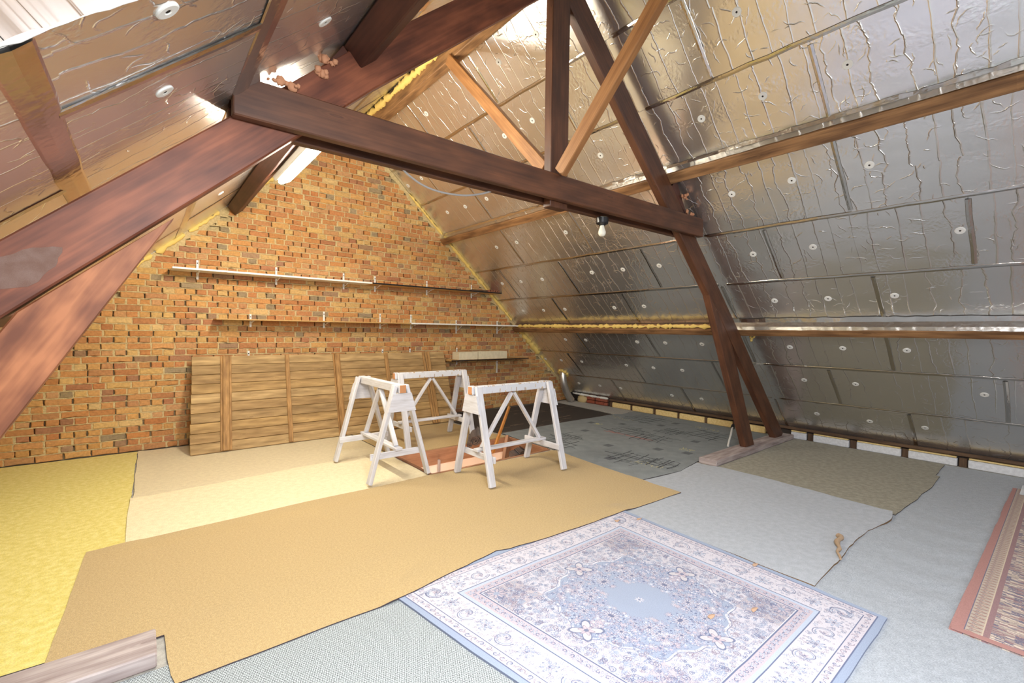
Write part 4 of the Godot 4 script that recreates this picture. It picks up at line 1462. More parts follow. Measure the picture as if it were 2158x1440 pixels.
func build_coverings() -> void:
	var dark_edge := mat(h8(70, 62, 60), 0.9)
	var brown_edge := mat(h8(110, 84, 56), 0.95)
	var wv := mat(h8(232, 238, 240), 0.95, weave(256), 3.6)
	sheet("loop_carpet", "pale grey woven loop carpet at the bottom edge beside the patterned rug", "carpet", pts2([0.08, -2.2, 1.6, -2.2, 1.6, 0.7, -1.78, 0.7, -1.78, -1.985, 0.08, -1.985]), 0.005, wv, 0.002)
	sheet("grey_carpet", "large plain blue-grey carpet along the right side, running under the red-bordered rug", "carpet", pts2([2.3, -1.9, 5.83, -1.98, 5.83, 0.95, 1.62, 0.95, 1.62, -0.55, 2.3, -0.55]), 0.005, felt(h8(152, 158, 165), h8(169, 175, 182), 101, 0.16, 0.8), 0.003,
		func(p: Vector2) -> float: return 0.0032 * sin(p.x * 26.0 + 5.0 * p.y + 1.5 * sin(p.y * 9.0)) * smoothstep(-0.05, 0.1, p.y + 0.72) * smoothstep(0.25, -0.3, p.y) * smoothstep(2.4, 2.7, p.x) * smoothstep(4.6, 3.9, p.x))
	sheet("yellow_carpet", "mustard yellow felt carpet along the left brick wall", "carpet", pts2([-1.78, -5.59, -0.027, -5.59, -0.041, -5.0, -0.057, -4.12, -0.061, -3.71, -0.074, -3.1, 0.0, -2.9, 0.0, -2.262, -1.78, -2.27]), 0.006, felt(h8(206, 188, 90), h8(228, 214, 138), 102, 0.12, 0.9, 0.05), 0.005, null, Transform2D.IDENTITY, dark_edge)
	sheet("beige_carpet", "cream beige carpet strip lying along the brick wall under the plank panel", "carpet", pts2([-0.02, -5.585, 1.835, -5.585, 1.835, -4.08, 0.6, -4.02, -0.05, -3.98]), 0.006, felt(h8(206, 190, 154), h8(220, 205, 168), 103, 0.08, 0.8), 0.006, null, Transform2D.IDENTITY, brown_edge)
	sheet("beige_carpet", "lighter cream carpet strip between the tan sheet and the left trestle", "carpet", pts2([-0.062, -4.055, 0.6, -4.10, 1.085, -4.154, 1.835, -4.17, 1.835, -3.3, 1.3, -3.2, -0.074, -3.2]), 0.006, felt(h8(222, 206, 166), h8(236, 222, 186), 104, 0.10, 0.8), 0.004, null, Transform2D.IDENTITY, brown_edge)
	sheet("tan_sheet", "small tan sheet of carpet behind the floor hatch under the rear trestle", "carpet", pts2([1.845, -5.3, 3.08, -5.3, 3.16, -4.34, 3.23, -4.035, 1.845, -4.035]), 0.005, felt(h8(172, 144, 92), h8(190, 162, 110), 105, 0.14, 1.4, 0.09), 0.003)
	sheet("dark_carpet", "dark brown scuffed carpet at the foot of the brick wall beside the trestles", "carpet", pts2([3.09, -5.585, 5.44, -5.57, 5.415, -5.1, 5.34, -4.10, 4.37, -4.12, 3.34, -4.08, 3.24, -4.2]), 0.005, mat(Color.WHITE, 0.95, scuffed(), 0.5), 0.004)
	sheet("grey_runner", "narrow grey carpet strip by the far corner of the knee wall", "carpet", pts2([5.45, -5.57, 5.84, -5.57, 5.84, -4.26, 5.40, -4.08]), 0.006, felt(h8(150, 146, 138), h8(168, 164, 156), 107, 0.1, 1.0), 0.003)
	sheet("olive_carpet", "worn olive grey carpet piece against the knee wall right of the sole plate", "carpet", pts2([3.93, -1.985, 5.82, -1.985, 5.80, -0.728, 5.3, -0.72, 5.28, -0.69, 4.93, -0.68, 3.9, -0.72]), 0.006, felt(h8(124, 119, 101), h8(158, 152, 132), 108, 0.30, 1.2, 0.03), 0.008, null, Transform2D.IDENTITY, dark_edge)
	sheet("grey_backing", "light grey carpet laid face down between the tan sheet and the olive piece", "carpet", pts2([2.5, -1.9, 3.1, -2.25, 3.9, -2.25, 4.0, -2.195, 4.005, -1.96, 4.0, -1.57, 3.97, -1.2, 3.92, -0.74, 3.77, -0.715, 3.45, -0.765, 3.15, -0.765, 2.83, -0.75, 2.48, -0.746]), 0.005, felt(h8(160, 165, 172), h8(176, 181, 188), 109, 0.08, 0.8), 0.006,
		func(p: Vector2) -> float: return 0.0022 * sin(p.x * 9.0 + 3.0 * p.y) * smoothstep(2.6, 3.2, p.x) + 0.008 * smoothstep(-0.82, -0.72, p.y) * (0.5 + 0.5 * sin(p.x * 7.0)), Transform2D.IDENTITY, brown_edge)
	var pc := mat(Color.WHITE, 0.95, printed_carpet())
	sheet("printed_carpet", "grey carpet printed with black scribbled grids and dark squares, behind the right truss leg", "carpet", pts2([3.245, -4.17, 4.37, -4.21, 5.33, -4.2, 5.43, -4.13, 5.84, -4.18, 5.83, -2.185, 4.02, -2.185, 3.627, -2.117, 3.10, -2.183, 3.12, -2.5, 3.245, -3.3]), 0.005, pc, 0.004, null, Transform2D(Vector2(1 / 3.0, 0), Vector2(0, 1 / 2.3), Vector2(-3.1 / 3.0, 4.3 / 2.3)), dark_edge)
	var rug := mat(Color.WHITE, 0.95, medallion_rug())
	sheet("medallion_rug", "pale blue and cream oriental rug with a medallion, in the near foreground", "rug", pts2([0.866, -1.93, 2.497, -1.93, 2.437, -0.465, 1.088, -0.465]), 0.009, rug, 0.003, null, Transform2D.IDENTITY, mat(h8(120, 128, 150), 0.95), 0.085,
		func(p: Vector2) -> Vector2:
			var v := (p.y + 1.92) / 1.455
			var xl := lerpf(0.866, 1.088, v)
			return Vector2((p.x - xl) / (lerpf(2.497, 2.437, v) - xl), v))
	sheet("tan_sheet", "long tan hardboard-brown sheet crossing the middle of the floor under two trestles", "carpet", pts2([-0.226, -3.239, -0.074, -3.243, 0.543, -3.273, 0.861, -3.294, 1.365, -3.292, 1.84, -3.31, 3.2, -3.285, 3.235, -3.25, 3.178, -2.70, 3.124, -1.819, 2.6, -1.842, 2.107, -1.869, 1.555, -1.905, 1.478, -1.931, 1.325, -1.910, 0.90, -1.847, 0.418, -1.854, 0.085, -1.857, 0.072, -1.97, 0.066, -2.185, -0.27, -2.19]), 0.005,
		felt(h8(174, 149, 102), h8(190, 165, 119), 110, 0.20, 1.4, 0.09), 0.003, null, Transform2D.IDENTITY, mat(h8(66, 56, 60), 0.9))
	var rr := mat(Color.WHITE, 0.95, runner_rug())
	var rn_ := sheet("runner_rug", "red-bordered oriental rug with close navy and beige figures at the right edge", "rug", pts2([2.557, -0.292, 5.36, -0.275, 5.40, 0.8, 2.54, 0.8]), 0.008, rr, 0.003, null, Transform2D(Vector2(1 / 0.8, 0), Vector2(0, 1 / 0.8), Vector2(0, 0.292 / 0.8)))
	var mb := MB.new()
	slab(mb, PackedVector3Array([Vector3(2.552, 0.0155, -0.285), Vector3(2.582, 0.0155, -0.285), Vector3(2.568, 0.0155, 0.79), Vector3(2.536, 0.0155, 0.79)]), Vector3(0, 0.0025, 0), Vector3.RIGHT, Vector3(0, 0, 1))
	part("end_binding", mb, mat(h8(174, 130, 124), 0.95), rn_)


# ---------------------------------------------------------------- floor hatch and what lies in it
func build_hatch() -> void:
	var h := thing("floor_hatch", "open floor hatch lined with reddish boards between the three trestles", "hatch", Vector3(2.535, 0, -3.66))
	var parts := [["trimmer_board", Vector3(1.852, -0.14, -3.998), Vector3(3.218, 0.012, -3.972)], ["trimmer_board", Vector3(1.852, -0.14, -3.971), Vector3(1.878, 0.008, -3.345)], ["trimmer_board", Vector3(3.192, -0.14, -3.971), Vector3(3.218, 0.012, -3.345)], ["trimmer_board", Vector3(1.852, -0.2, -3.344), Vector3(3.218, 0.006, -3.318)]]
	for p in parts:
		var mb := MB.new()
		box(mb, p[1], p[2], 0.003)
		part(p[0], mb, M.trimmer, h)
	var sh := MB.new()   # plastered shaft below
	for q in [[Vector3(1.86, -2.4, -3.99), Vector3(3.21, -0.142, -3.98)], [Vector3(1.853, -2.4, -3.979), Vector3(1.862, -0.142, -3.33)], [Vector3(3.208, -2.4, -3.979), Vector3(3.217, -0.142, -3.33)], [Vector3(1.863, -2.4, -3.33), Vector3(3.207, -0.202, -3.32)]]:
		box(sh, q[0], q[1], 0.0005)
	part("shaft_lining", sh, M.plaster, h)
	var bt := MB.new()
	box(bt, Vector3(1.87, -2.42, -3.97), Vector3(3.2, -2.4, -3.34), 0.001)
	part("landing", bt, M.board, h)
	var post := MB.new()
	timber(post, Vector3(2.30, -0.6, -3.955), Vector3(2.30, -0.09, -3.955), Vector3.RIGHT, 0.02, 0.03, 0.003)
	part("post", post, M.sole, h)
	var st := MB.new()
	timber(st, Vector3(3.165, 0.005, -3.93), Vector3(2.86, -0.42, -3.66), Vector3(0.5, 0, 0.8), 0.035, 0.16, 0.004)
	part("stair_string", st, M.trimmer, h)
	var ld := MB.new()
	box(ld, Vector3(2.93, -0.18, -3.80), Vector3(3.19, -0.155, -3.35), 0.003)
	part("ledge_board", ld, M.board, h)
	# unseen lamp added below to brighten the shaft lining
	var bulb := MB.new()
	bulb.lathe(Vector3(2.1, -1.35, -3.5), Vector3.UP, [Vector2(0, -0.04), Vector2(0.025, -0.032), Vector2(0.035, -0.005), Vector2(0.03, 0.02), Vector2(0.014, 0.045), Vector2(0.012, 0.06), Vector2(0, 0.06)], 14)
	part("added_bulb", bulb, M.glow, h)
	var ol := OmniLight3D.new()
	ol.name = "added_stair_light"
	ol.position = Vector3(2.1, -1.35, -3.5)
	ol.light_color = Color(1.0, 0.96, 0.9)
	ol.light_energy = 0.6
	ol.light_size = 0.03
	ol.omni_range = 12.0
	ol.omni_attenuation = 2.0
	ol.shadow_enabled = true
	add_child(ol)
	# carpet rolls: spirals of dark pile
	for e in [[Vector3(2.70, 0.055, -3.90), Vector3(0.55, 0.06, -0.83), 0.062, 0.34, "rolled brown carpet offcut on the hatch's back rim, spiral end facing out"], [Vector3(2.63, 0.015, -3.91), Vector3(0.6, 0.12, -0.8), 0.032, 0.3, "thin brown carpet roll lying beside the larger roll on the hatch rim"], [Vector3(2.985, -0.10, -3.56), Vector3(0.4, 0, -0.9), 0.052, 0.18, "black roll in the hatch's right corner, left of the other"], [Vector3(3.12, -0.098, -3.62), Vector3(0.3, 0, -0.95), 0.055, 0.15, "dark brown roll of carpet at the right end of the hatch"]]:
		spiral_roll(e[0], (e[1] as Vector3).normalized(), e[2], e[3], e[4])
	var mb := MB.new()
	timber(mb, Vector3(2.79, -0.05, -3.72), Vector3(2.985, 0.415, -3.70), Vector3(0, 0, 1), 0.024, 0.036, 0.006, 4, 0.001, 0.85)
	solo("wooden_handle", mb, M.oak, "slanting varnished wooden handle sticking up out of the hatch", "handle stick")


func spiral_roll(at: Vector3, axis: Vector3, r: float, l: float, label: String) -> void:
	var x := axis.cross(Vector3.UP).normalized()
	var y := x.cross(axis).normalized()
	var o := thing("carpet_roll", label, "carpet roll", at - Vector3(0, r, 0))
	var mb := MB.new()
	var turns := 3.2
	var n := 64
	var th := r / turns * 0.62
	var prev := []
	for i in n + 1:
		var f := float(i) / n
		var an := f * TAU * turns
		var rr := r * (0.22 + 0.78 * f) * (1.0 + 0.05 * sin(an * 1.7))
		var d := x * cos(an) + y * sin(an)
		var row := [at + d * rr, at + d * (rr - th), at + d * (rr - th) + axis * l, at + d * rr + axis * l]
		if prev:
			var c: Vector3 = (row[0] + row[2] + prev[0] + prev[2]) * 0.25
			for j in 4:
				mb.quad(prev[j], row[j], row[(j + 1) % 4], prev[(j + 1) % 4], c, Vector2(f * 2, j * 0.1), Vector2(f * 2 + 0.03, j * 0.1), Vector2(f * 2 + 0.03, j * 0.1 + 0.1), Vector2(f * 2, j * 0.1 + 0.1))
		prev = row
	if not M.has("pile"): M.pile = felt(h8(62, 48, 42), h8(112, 92, 80), 120, 0.35, 2.0, 0.05)
	part("pile", mb, M.pile, o)
	var core := MB.new()
	core.tube(PackedVector3Array([at + axis * 0.01, at + axis * (l - 0.01)]), PackedFloat32Array([r * 0.17]), 10)
	part("core", core, M.pile, o)


# ---------------------------------------------------------------- the leaning plank panel
func build_panel() -> void:
	var y0 := 0.013
	var o := thing("plank_panel", "long panel of weathered horizontal planks with upright battens, leaning on the brick wall", "wooden panel", Vector3(1.75, 0, -5.1))
	var V := Vector3(0.046, 0.894, -0.40)
	var L := V.length()
	V = V / L
	var W := Vector3(0, 0.40, 0.894).normalized()
	var P := func(u: float, v: float, w: float) -> Vector3: return Vector3(u, y0, -5.095) + V * v + W * w
	var rows := 10
	for i in rows:
		var mb := MB.new()
		var v0 := L * i / rows + 0.0018; var v1 := L * (i + 1) / rows - 0.0018
		var vm := (v0 + v1) * 0.5
		timber(mb, P.call(0.345 + rng.randf_range(-0.003, 0.003), vm, -0.010 + rng.randf_range(-0.0012, 0.0012)), P.call(3.205 + rng.randf_range(-0.004, 0.004), vm, -0.010), V, v1 - v0, 0.018, 0.0030, 5, 0.0006)
		part("plank", mb, M.plank[[0, 1, 2, 3, 1, 0, 2, 1, 3, 0][i]], o)
	for q in [[0.583, 0.603, 0.012], [0.604, 0.658, 0.026], [0.659, 0.680, 0.012], [1.186, 1.228, 0.02], [1.70, 1.715, 0.012], [1.716, 1.768, 0.03], [1.769, 1.785, 0.012], [2.332, 2.378, 0.02], [2.865, 2.892, 0.022], [2.905, 2.93, 0.012], [2.931, 2.968, 0.022]]:
		var mb := MB.new()
		var u: float = (q[0] as float + q[1]) * 0.5
		timber(mb, P.call(u, 0.004, q[2] * 0.5), P.call(u, L - 0.006, q[2] * 0.5), W, q[2] - 0.001, q[1] - q[0], 0.003, 6, 0.0008)
		part("batten", mb, M.batten, o)


# ---------------------------------------------------------------- shelves on the brick wall
func bracket(x: float, ytop: float, ybot: float, yarm: float, reach: float, label: String, group: String) -> void:
	var z0 := ZW + 0.006
	var o := thing("shelf_bracket", label, "bracket", Vector3(x, ybot, z0), group)
	var mb := MB.new()
	timber(mb, Vector3(x, ybot, z0 + 0.003), Vector3(x, ytop, z0 + 0.003), Vector3.RIGHT, 0.020, 0.005, 0.0015)
	part("wall_leg", mb, M.steelwhite, o)
	if reach > 0.0:
		mb = MB.new()
		timber(mb, Vector3(x, yarm - 0.003, z0 + 0.006), Vector3(x, yarm - 0.003, z0 + reach), Vector3.RIGHT, 0.018, 0.005, 0.0015)
		part("arm", mb, M.steelwhite, o)
		mb = MB.new()
		timber(mb, Vector3(x, ybot + 0.03, z0 + 0.007), Vector3(x, yarm - 0.007, z0 + reach * 0.78), Vector3.RIGHT, 0.010, 0.004, 0.001)
		part("strut", mb, M.steelwhite, o)
	mb = MB.new()
	mb.lathe(Vector3(x, ytop - 0.03, z0 + 0.0057), Vector3(0, 0, 1), [Vector2(0.006, 0), Vector2(0.005, 0.002), Vector2(0, 0.0025)], 10)
	part("screw", mb, M.dark, o)


func plank_shelf(called: String, x0: float, x1: float, y: float, th: float, dep: float, m: Material, edge: Material, label: String) -> void:
	var o := thing(called, label, "shelf", Vector3((x0 + x1) * 0.5, y, ZW + 0.015))
	var mb := MB.new()
	box(mb, Vector3(x0, y, ZW + 0.012), Vector3(x1, y + th, ZW + dep), 0.002)
	part("board", mb, m, o)
	if edge:
		mb = MB.new()
		box(mb, Vector3(x0, y - 0.0005, ZW + dep + 0.0002), Vector3(x1, y + th + 0.0005, ZW + dep + 0.003), 0.0008)
		part("edge_band", mb, edge, o)


func build_shelves() -> void:
	var ply := mat(h8(190, 150, 92), 0.6)
	plank_shelf("wall_shelf", 0.232, 2.168, 1.748, 0.018, 0.25, M.steelwhite, null, "white upper shelf board on the brick wall, left half of the top run")
	plank_shelf("wall_shelf", 2.174, 4.19, 1.748, 0.016, 0.25, ply, M.black, "upper shelf board with a black front edge, right half of the top run")
	plank_shelf("wall_shelf", 0.58, 2.685, 1.275, 0.012, 0.25, ply, null, "thin yellowish wooden board of the middle shelf run on the brick wall")
	plank_shelf("wall_shelf", 2.69, 4.47, 1.272, 0.018, 0.25, M.steelwhite, null, "white board on the right end of the middle shelf run")
	plank_shelf("wall_shelf", 3.29, 4.69, 0.775, 0.013, 0.25, ply, M.black, "short low shelf with a black edge that carries two pale boxes")
	var top := [[0.446, "first"], [1.167, "second"], [1.907, "third"]]
	for q in top: bracket(q[0], 1.872, 1.678, 1.746, 0.19, "white bracket under the white upper shelf, %s from its left end" % q[1], "white shelf brackets")
	for q in [[2.30, "nearest the white board"], [3.033, "in the middle"], [3.765, "by the stacked hollow slabs"]]: bracket(q[0], 1.87, 1.675, 1.746, 0.19, "white bracket under the black-edged upper shelf, %s" % q[1], "white shelf brackets")
	for q in [[0.917, "left one"], [1.679, "middle one"], [2.371, "right one"]]: bracket(q[0], 1.40 if q[0] > 1 else 1.346, 1.205, 1.273, 0.19, "white bracket of the thin wooden middle shelf, the %s of its three" % q[1], "white shelf brackets")
	for q in [[2.80, 1.401, 1.207, "at its left end"], [3.51, 1.348, 1.156, "in its middle"], [4.247, 1.353, 1.157, "near the foil slope"]]: bracket(q[0], q[1], q[2], 1.270, 0.19, "white bracket under the white middle shelf board, %s" % q[3], "white shelf brackets")
	bracket(3.526, 0.95, 0.71, 0.773, 0.19, "white bracket under the low shelf at the left box", "white shelf brackets")
	bracket(4.254, 0.74, 0.556, 0.738, 0.0, "bare white bracket leg on the bricks below the low shelf", "white shelf brackets")
	for q in [[0.899, 0.95, 0.86, "left part"], [2.406, 0.945, 0.86, "middle"], [2.791, 0.949, 0.86, "right part"]]: bracket(q[0], q[1], q[2], 0.8, 0.0, "tip of a white bracket just above the %s of the plank panel" % q[3], "white shelf brackets")
	# boxes on the low shelf
	for q in [[3.425, 3.742, 0.105, "cream cardboard box on the low shelf, the shorter one at the left"], [3.752, 4.275, 0.11, "cream cardboard box on the low shelf, the longer one at the right"]]:
		var o := thing("cardboard_box", q[3], "box", Vector3((q[0] + q[1]) * 0.5, 0.789, ZW + 0.14))
		var mb := MB.new()
		box(mb, Vector3(q[0], 0.789, ZW + 0.05), Vector3(q[1], 0.789 + q[2], ZW + 0.23), 0.004)
		part("body", mb, M.card, o)
		mb = MB.new()
		box(mb, Vector3(q[0] + 0.004, 0.7895 + q[2], ZW + 0.052), Vector3(q[1] - 0.004, 0.792 + q[2], ZW + 0.138), 0.001)
		box(mb, Vector3(q[0] + 0.004, 0.7895 + q[2], ZW + 0.142), Vector3(q[1] - 0.004, 0.792 + q[2], ZW + 0.226), 0.001)
		part("flap", mb, M.card, o)
	# hollow clay slabs at the right end of the top shelf
	for q in [[0.0, "hollow clay slab with round holes on the right end of the upper shelf"], [1.0, "dark flat slab lying beside the hollow clay slab on the upper shelf"]]:
		var lead: bool = q[0] < 0.5
		var o := thing("clay_slab", q[1], "slab", Vector3(4.0 if lead else 3.82, 1.765, ZW + 0.16))
		if lead:
			var csg := MB.new()
			# front face with four holes: built as ribs between a top and a bottom plate
			box(csg, Vector3(3.93, 1.765, ZW + 0.05), Vector3(4.11, 1.772, ZW + 0.235), 0.001)
			box(csg, Vector3(3.93, 1.79, ZW + 0.05), Vector3(4.11, 1.797, ZW + 0.235), 0.001)
			for k in 5: box(csg, Vector3(3.93 + k * 0.0425, 1.7722, ZW + 0.05), Vector3(3.94 + k * 0.0425, 1.7898, ZW + 0.235), 0.001)
			part("ribs", csg, mat(h8(150, 96, 70), 0.9), o)
		else:
			var mb := MB.new()
			for k in 2: timber(mb, Vector3(3.66 + k * 0.02, 1.772 + k * 0.0125, ZW + 0.12), Vector3(3.92, 1.772 + k * 0.0125, ZW + 0.16), Vector3.UP, 0.011, 0.09, 0.002)
			part("slats", mb, mat(h8(92, 70, 54), 0.9), o)


# ---------------------------------------------------------------- trestles
func make_trestle(label: String) -> Node3D:
	var o := thing("trestle", label, "trestle", Vector3.ZERO, "white painted wooden trestles")
	var ex := 0.385
	var mb := MB.new()
	box(mb, Vector3(-0.432, 0.688, -0.028), Vector3(0.432, 0.752, 0.028), 0.004)
	var beam := part("top_beam", mb, M.drips, o)
	for sx in [-1, 1]:
		mb = MB.new()
		box(mb, Vector3(sx * 0.4322, 0.690, -0.026), Vector3(sx * 0.4335, 0.750, 0.026), 0.0004)
		part("sawn_end", mb, M.rawend, beam).set_meta("label", "bare orange sawn end")
	for sx in [-1, 1]:
		for sz in [-1, 1]:
			mb = MB.new()
			timber(mb, Vector3(sx * ex, 0.007, sz * 0.247), Vector3(sx * ex, 0.748, sz * 0.046), Vector3.RIGHT, 0.058, 0.03, 0.004, 3, 0.001)
			part("leg", mb, M.paint, o)
		mb = MB.new()
		var x0 := float(sx) * (ex + 0.030)
		slab(mb, PackedVector3Array([Vector3(x0, 0.545, -0.118), Vector3(x0, 0.545, 0.118), Vector3(x0, 0.686, 0.078), Vector3(x0, 0.686, -0.078)]), Vector3(sx * 0.012, 0, 0), Vector3(0, 0, 1), Vector3.UP)
		part("gusset", mb, M.paint, o)
		mb = MB.new()
		timber(mb, Vector3(sx * (ex - 0.039), 0.20, -0.226), Vector3(sx * (ex - 0.039), 0.20, 0.226), Vector3.UP, 0.05, 0.018, 0.003)
		part("crossbar", mb, M.paint, o)
		mb = MB.new()
		timber(mb, Vector3(sx * 0.012, 0.675, 0), Vector3(sx * 0.315, 0.25, 0), Vector3(0, 0, 1), 0.036, 0.026, 0.003, 2, 0.001)
		part("strut", mb, M.paint, o)
	mb = MB.new()
	box(mb, Vector3(-0.375, 0.226, -0.03), Vector3(0.375, 0.248, 0.03), 0.003)
	part("stretcher", mb, M.paint, o)
	return o


func build_trestles() -> void:
	var spots := [[Vector2(2.447, -2.995), 0.0, "white trestle standing on the tan sheet, right of the floor hatch"], [Vector2(2.432, -4.36), 0.0, "white trestle at the back by the plank panel, behind the floor hatch"], [Vector2(1.582, -3.715), PI / 2, "white trestle turned end-on, left of the floor hatch on the cream carpet"]]
	var first := make_trestle(spots[0][2])
	for i in spots.size():
		var o: Node3D = first if i == 0 else first.duplicate()
		if i > 0:
			o.name = numbered("trestle")
			add_child(o)
		o.set_meta("label", spots[i][2])
		var p: Vector2 = spots[i][0]
		var y := 0.0
		for q in [Vector2(-0.385, -0.247), Vector2(0.385, 0.247), Vector2(0.385, -0.247), Vector2(-0.385, 0.247)]: y = maxf(y, pile_height(p + q.rotated(-spots[i][1])))
		o.position = Vector3(p.x, y, p.y)
		o.rotation.y = spots[i][1]
		if i == 2: (o.get_child(0) as MeshInstance3D).material_override = M.paint   # its beam is clean paint


# ---------------------------------------------------------------- lamps, cable
func build_lamps() -> void:
	for e in [[-4.0, -2.8, "lit fluorescent batten lamp under the left purlin near the brick wall"]]:
		var zm: float = (e[0] as float + e[1]) * 0.5
		var o := thing("tube_lamp", e[2], "lamp", rp(-1, 1.72, zm, 0.12))
		var mb := MB.new()
		var fc := tube_face()
		var across := Vector3(0, 0, 1).cross(fc).normalized()
		var c0 := rp(-1, 1.72, e[0], 0.155); var c1 := rp(-1, 1.72, e[1], 0.155)
		timber(mb, c0, c1, across, 0.115, 0.04, 0.006)
		part("tray", mb, M.white, o)
		mb = MB.new()
		timber(mb, c0 + fc * 0.041 + Vector3(0, 0, 0.02), c1 + fc * 0.041 - Vector3(0, 0, 0.02), across, 0.10, 0.04, 0.014)
		part("diffuser", mb, M.glow, o)
		for z in [e[0] + 0.25, e[1] - 0.25]:
			mb = MB.new()
			box(mb, rp(-1, 1.725, z - 0.02, 0.112), rp(-1, 1.76, z + 0.02, 0.16), 0.002)
			part("mounting_foot", mb, M.white, o)
	# bare bulb under the collar
	var o := thing("bulb_holder", "unlit bulb in a black holder hanging under the collar beam", "lamp", Vector3(2.49, 1.87, -2.09))
	var mb := MB.new()
	mb.lathe(Vector3(2.487, 1.94, -2.085), Vector3.UP, [Vector2(0, 0), Vector2(0.022, 0.0), Vector2(0.026, 0.006), Vector2(0.04, 0.012), Vector2(0.043, 0.018), Vector2(0.043, 0.052), Vector2(0.036, 0.058), Vector2(0, 0.058)], 24)
	part("holder", mb, M.black, o)
	mb = MB.new()
	mb.lathe(Vector3(2.487, 1.865, -2.085), Vector3.UP, [Vector2(0, 0), Vector2(0.012, 0.002), Vector2(0.022, 0.010), Vector2(0.0265, 0.024), Vector2(0.0255, 0.036), Vector2(0.019, 0.054), Vector2(0.0145, 0.068), Vector2(0.013, 0.082)], 24)
	part("bulb", mb, mat(h8(226, 222, 206), 0.25), o)
	# cable sagging under the collar
	mb = MB.new()
	var pts := PackedVector3Array()
	var key := [Vector3(0.99, 2.035, -2.152), Vector3(1.06, 1.99, -2.16), Vector3(1.15, 1.955, -2.165), Vector3(1.26, 1.942, -2.165), Vector3(1.40, 1.953, -2.165), Vector3(1.52, 1.985, -2.16), Vector3(1.61, 2.025, -2.152)]
	for i in key.size() - 1:
		for j in 6: pts.append((key[i] as Vector3).cubic_interpolate(key[i + 1], key[maxi(i - 1, 0)], key[mini(i + 2, 6)], j / 6.0))
	pts.append(key[6])
	mb.tube(pts, PackedFloat32Array([0.0055]), 8)
	solo("power_cable", mb, mat(h8(150, 146, 142), 0.5), "grey cable sagging in a loop below the collar beam", "cable")


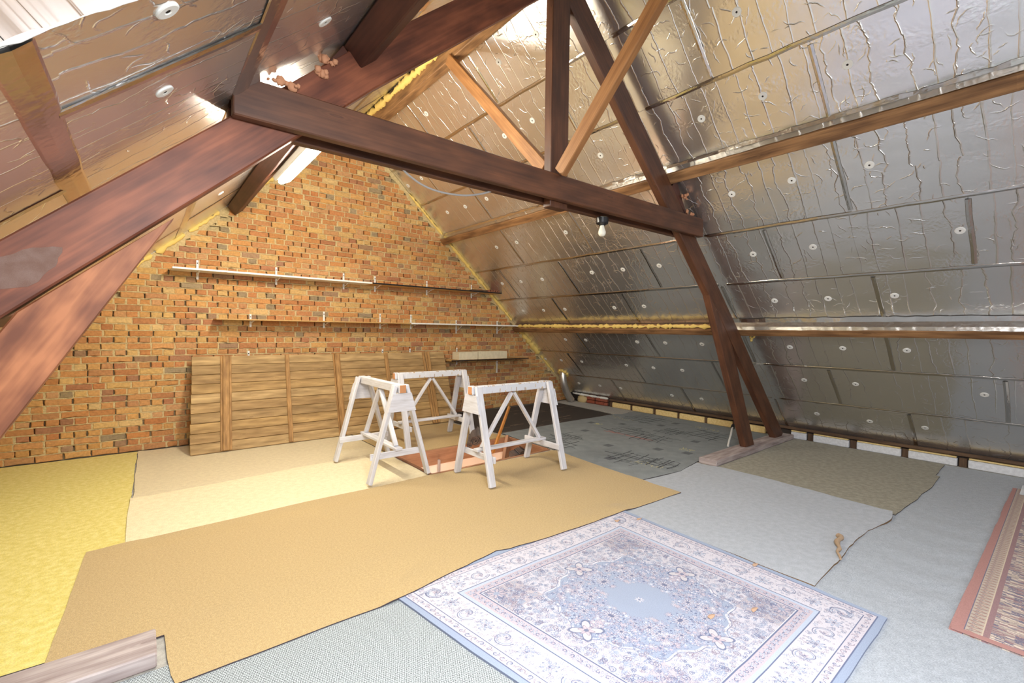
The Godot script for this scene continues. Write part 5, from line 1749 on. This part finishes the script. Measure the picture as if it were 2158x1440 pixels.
# ---------------------------------------------------------------- small things
func build_bits() -> void:
	# ribbed foil duct from the slope down to the floor
	var d := thing("air_duct", "ribbed aluminium duct coming out of the foil slope in the far corner", "duct", Vector3(5.69, 0, -5.38))
	var mb := MB.new()
	var key := [Vector3(5.50, 0.55, -5.38), Vector3(5.475, 0.44, -5.37), Vector3(5.49, 0.32, -5.36), Vector3(5.55, 0.20, -5.365), Vector3(5.63, 0.10, -5.375), Vector3(5.70, 0.035, -5.385)]
	var pts := PackedVector3Array(); var rad := PackedFloat32Array()
	for i in key.size() - 1:
		for j in 14:
			pts.append((key[i] as Vector3).cubic_interpolate(key[i + 1], key[maxi(i - 1, 0)], key[mini(i + 2, 5)], j / 14.0))
			rad.append(0.058 + (0.004 if pts.size() % 4 < 2 else -0.003))
	mb.tube(pts, rad, 18)
	part("hose", mb, M.duct, d)
	mb = MB.new()
	for k in 9: lump(mb, Vector3(5.49, 0.50, -5.38) + Vector3(cos(k * 0.7) * 0.05, cos(k * 0.7) * -0.045 + 0.01, sin(k * 0.7) * 0.08), Vector3(0.03, 0.028, 0.03), 6, 8)
	part("foam_collar", mb, M.foam, d)
	# white conduit behind the right truss leg
	var c := thing("conduit", "white plastic conduit bending up from the carpet behind the right truss leg", "conduit", Vector3(4.85, 0, -2.30))
	mb = MB.new()
	mb.tube(PackedVector3Array([Vector3(4.83, 0.012, -2.285), Vector3(4.93, 0.055, -2.32), Vector3(5.05, 0.09, -2.36), Vector3(5.17, 0.112, -2.41), Vector3(5.28, 0.125, -2.45)]), PackedFloat32Array([0.011]), 10)
	part("pipe", mb, M.white, c)
	mb = MB.new()
	mb.tube(PackedVector3Array([Vector3(5.27, 0.124, -2.446), Vector3(5.32, 0.14, -2.46)]), PackedFloat32Array([0.022]), 12)
	part("coupling", mb, M.black, c)
	# torn carpet strip and its twin lip beside the gap
	mb = MB.new()
	var path := PackedVector3Array(); var rr := PackedFloat32Array()
	for i in 16:
		var f := i / 15.0
		path.append(Vector3(lerpf(3.19, 2.86, f) + 0.012 * sin(f * 9.0), 0.019 + 0.006 * sin(f * PI), lerpf(-0.845, -0.755, f) + 0.008 * sin(f * 14.0)))
		rr.append(lerpf(0.016, 0.005, f) * (1.0 + 0.2 * sin(f * 22.0)))
	mb.tube(path, rr, 8)
	solo("carpet_strip", mb, mat(h8(172, 146, 118), 0.95), "torn brown sliver of carpet backing lying by the gap in the grey carpet", "carpet scrap")
	# white plastic bag at the right edge
	var f := FastNoiseLite.new()
	f.seed = 5
	f.frequency = 6.0
	mb = MB.new()
	var g := []
	for i in 15:
		var row := []
		for j in 15:
			var q := Vector2(i / 14.0 - 0.5, j / 14.0 - 0.5)
			var y := 0.016 + (0.06 + 0.05 * f.get_noise_2d(q.x * 2, q.y * 2)) * clampf(1.0 - q.length() * 1.9, 0.0, 1.0) + 0.006 * f.get_noise_2d(q.x * 9, q.y * 9) * 0.5
			row.append(Vector3(5.33 + q.x * 0.34 + 0.02 * f.get_noise_2d(i, j), maxf(y, 0.0155), -0.03 + q.y * 0.40))
		g.append(row)
	for i in 14:
		for j in 14: mb.quad(g[i][j], g[i + 1][j], g[i + 1][j + 1], g[i][j + 1], (g[i][j] as Vector3) - Vector3(0, 1, 0))
	solo("plastic_bag", mb, mat(h8(232, 236, 242), 0.3), "crumpled white plastic bag on the red-bordered rug at the right edge", "bag")
	# flakes of cardboard on the medallion rug
	var flakes := [[2.45, -1.71, "brown paper scrap at the far corner of the medallion rug"], [2.32, -1.78, "curled tan paper scrap on the far border of the medallion rug"], [2.44, -1.0, "brown scrap on the rug's right border near the torn gap"], [1.86, -0.93, "orange brown scrap on the blue medallion field"], [2.05, -0.84, "small tan scrap on the cream field right of the medallion"]]
	for e in flakes:
		mb = MB.new()
		var p := Vector3(e[0], pile_height(Vector2(e[0], e[1])) + 0.0015, e[1])
		var a := rng.randf() * TAU
		var ring := PackedVector3Array()
		for k in 6:
			var t := a + TAU * k / 6
			ring.append(p + Vector3(cos(t) * 0.024, 0.003 + 0.003 * sin(2 * t), sin(t) * 0.011) * rng.randf_range(0.7, 1.2))
		for k in 6:
			mb.quad(ring[k], ring[(k + 1) % 6], p + Vector3(0, 0.006, 0), p + Vector3(0, 0.0055, 0), p - Vector3(0, 1, 0))
			mb.quad(ring[k], ring[(k + 1) % 6], ring[(k + 1) % 6] - Vector3(0, 0.0012, 0), ring[k] - Vector3(0, 0.0012, 0), p)
		solo("paper_scrap", mb, mat(h8(182, 150, 124), 0.9), e[2], "scrap")
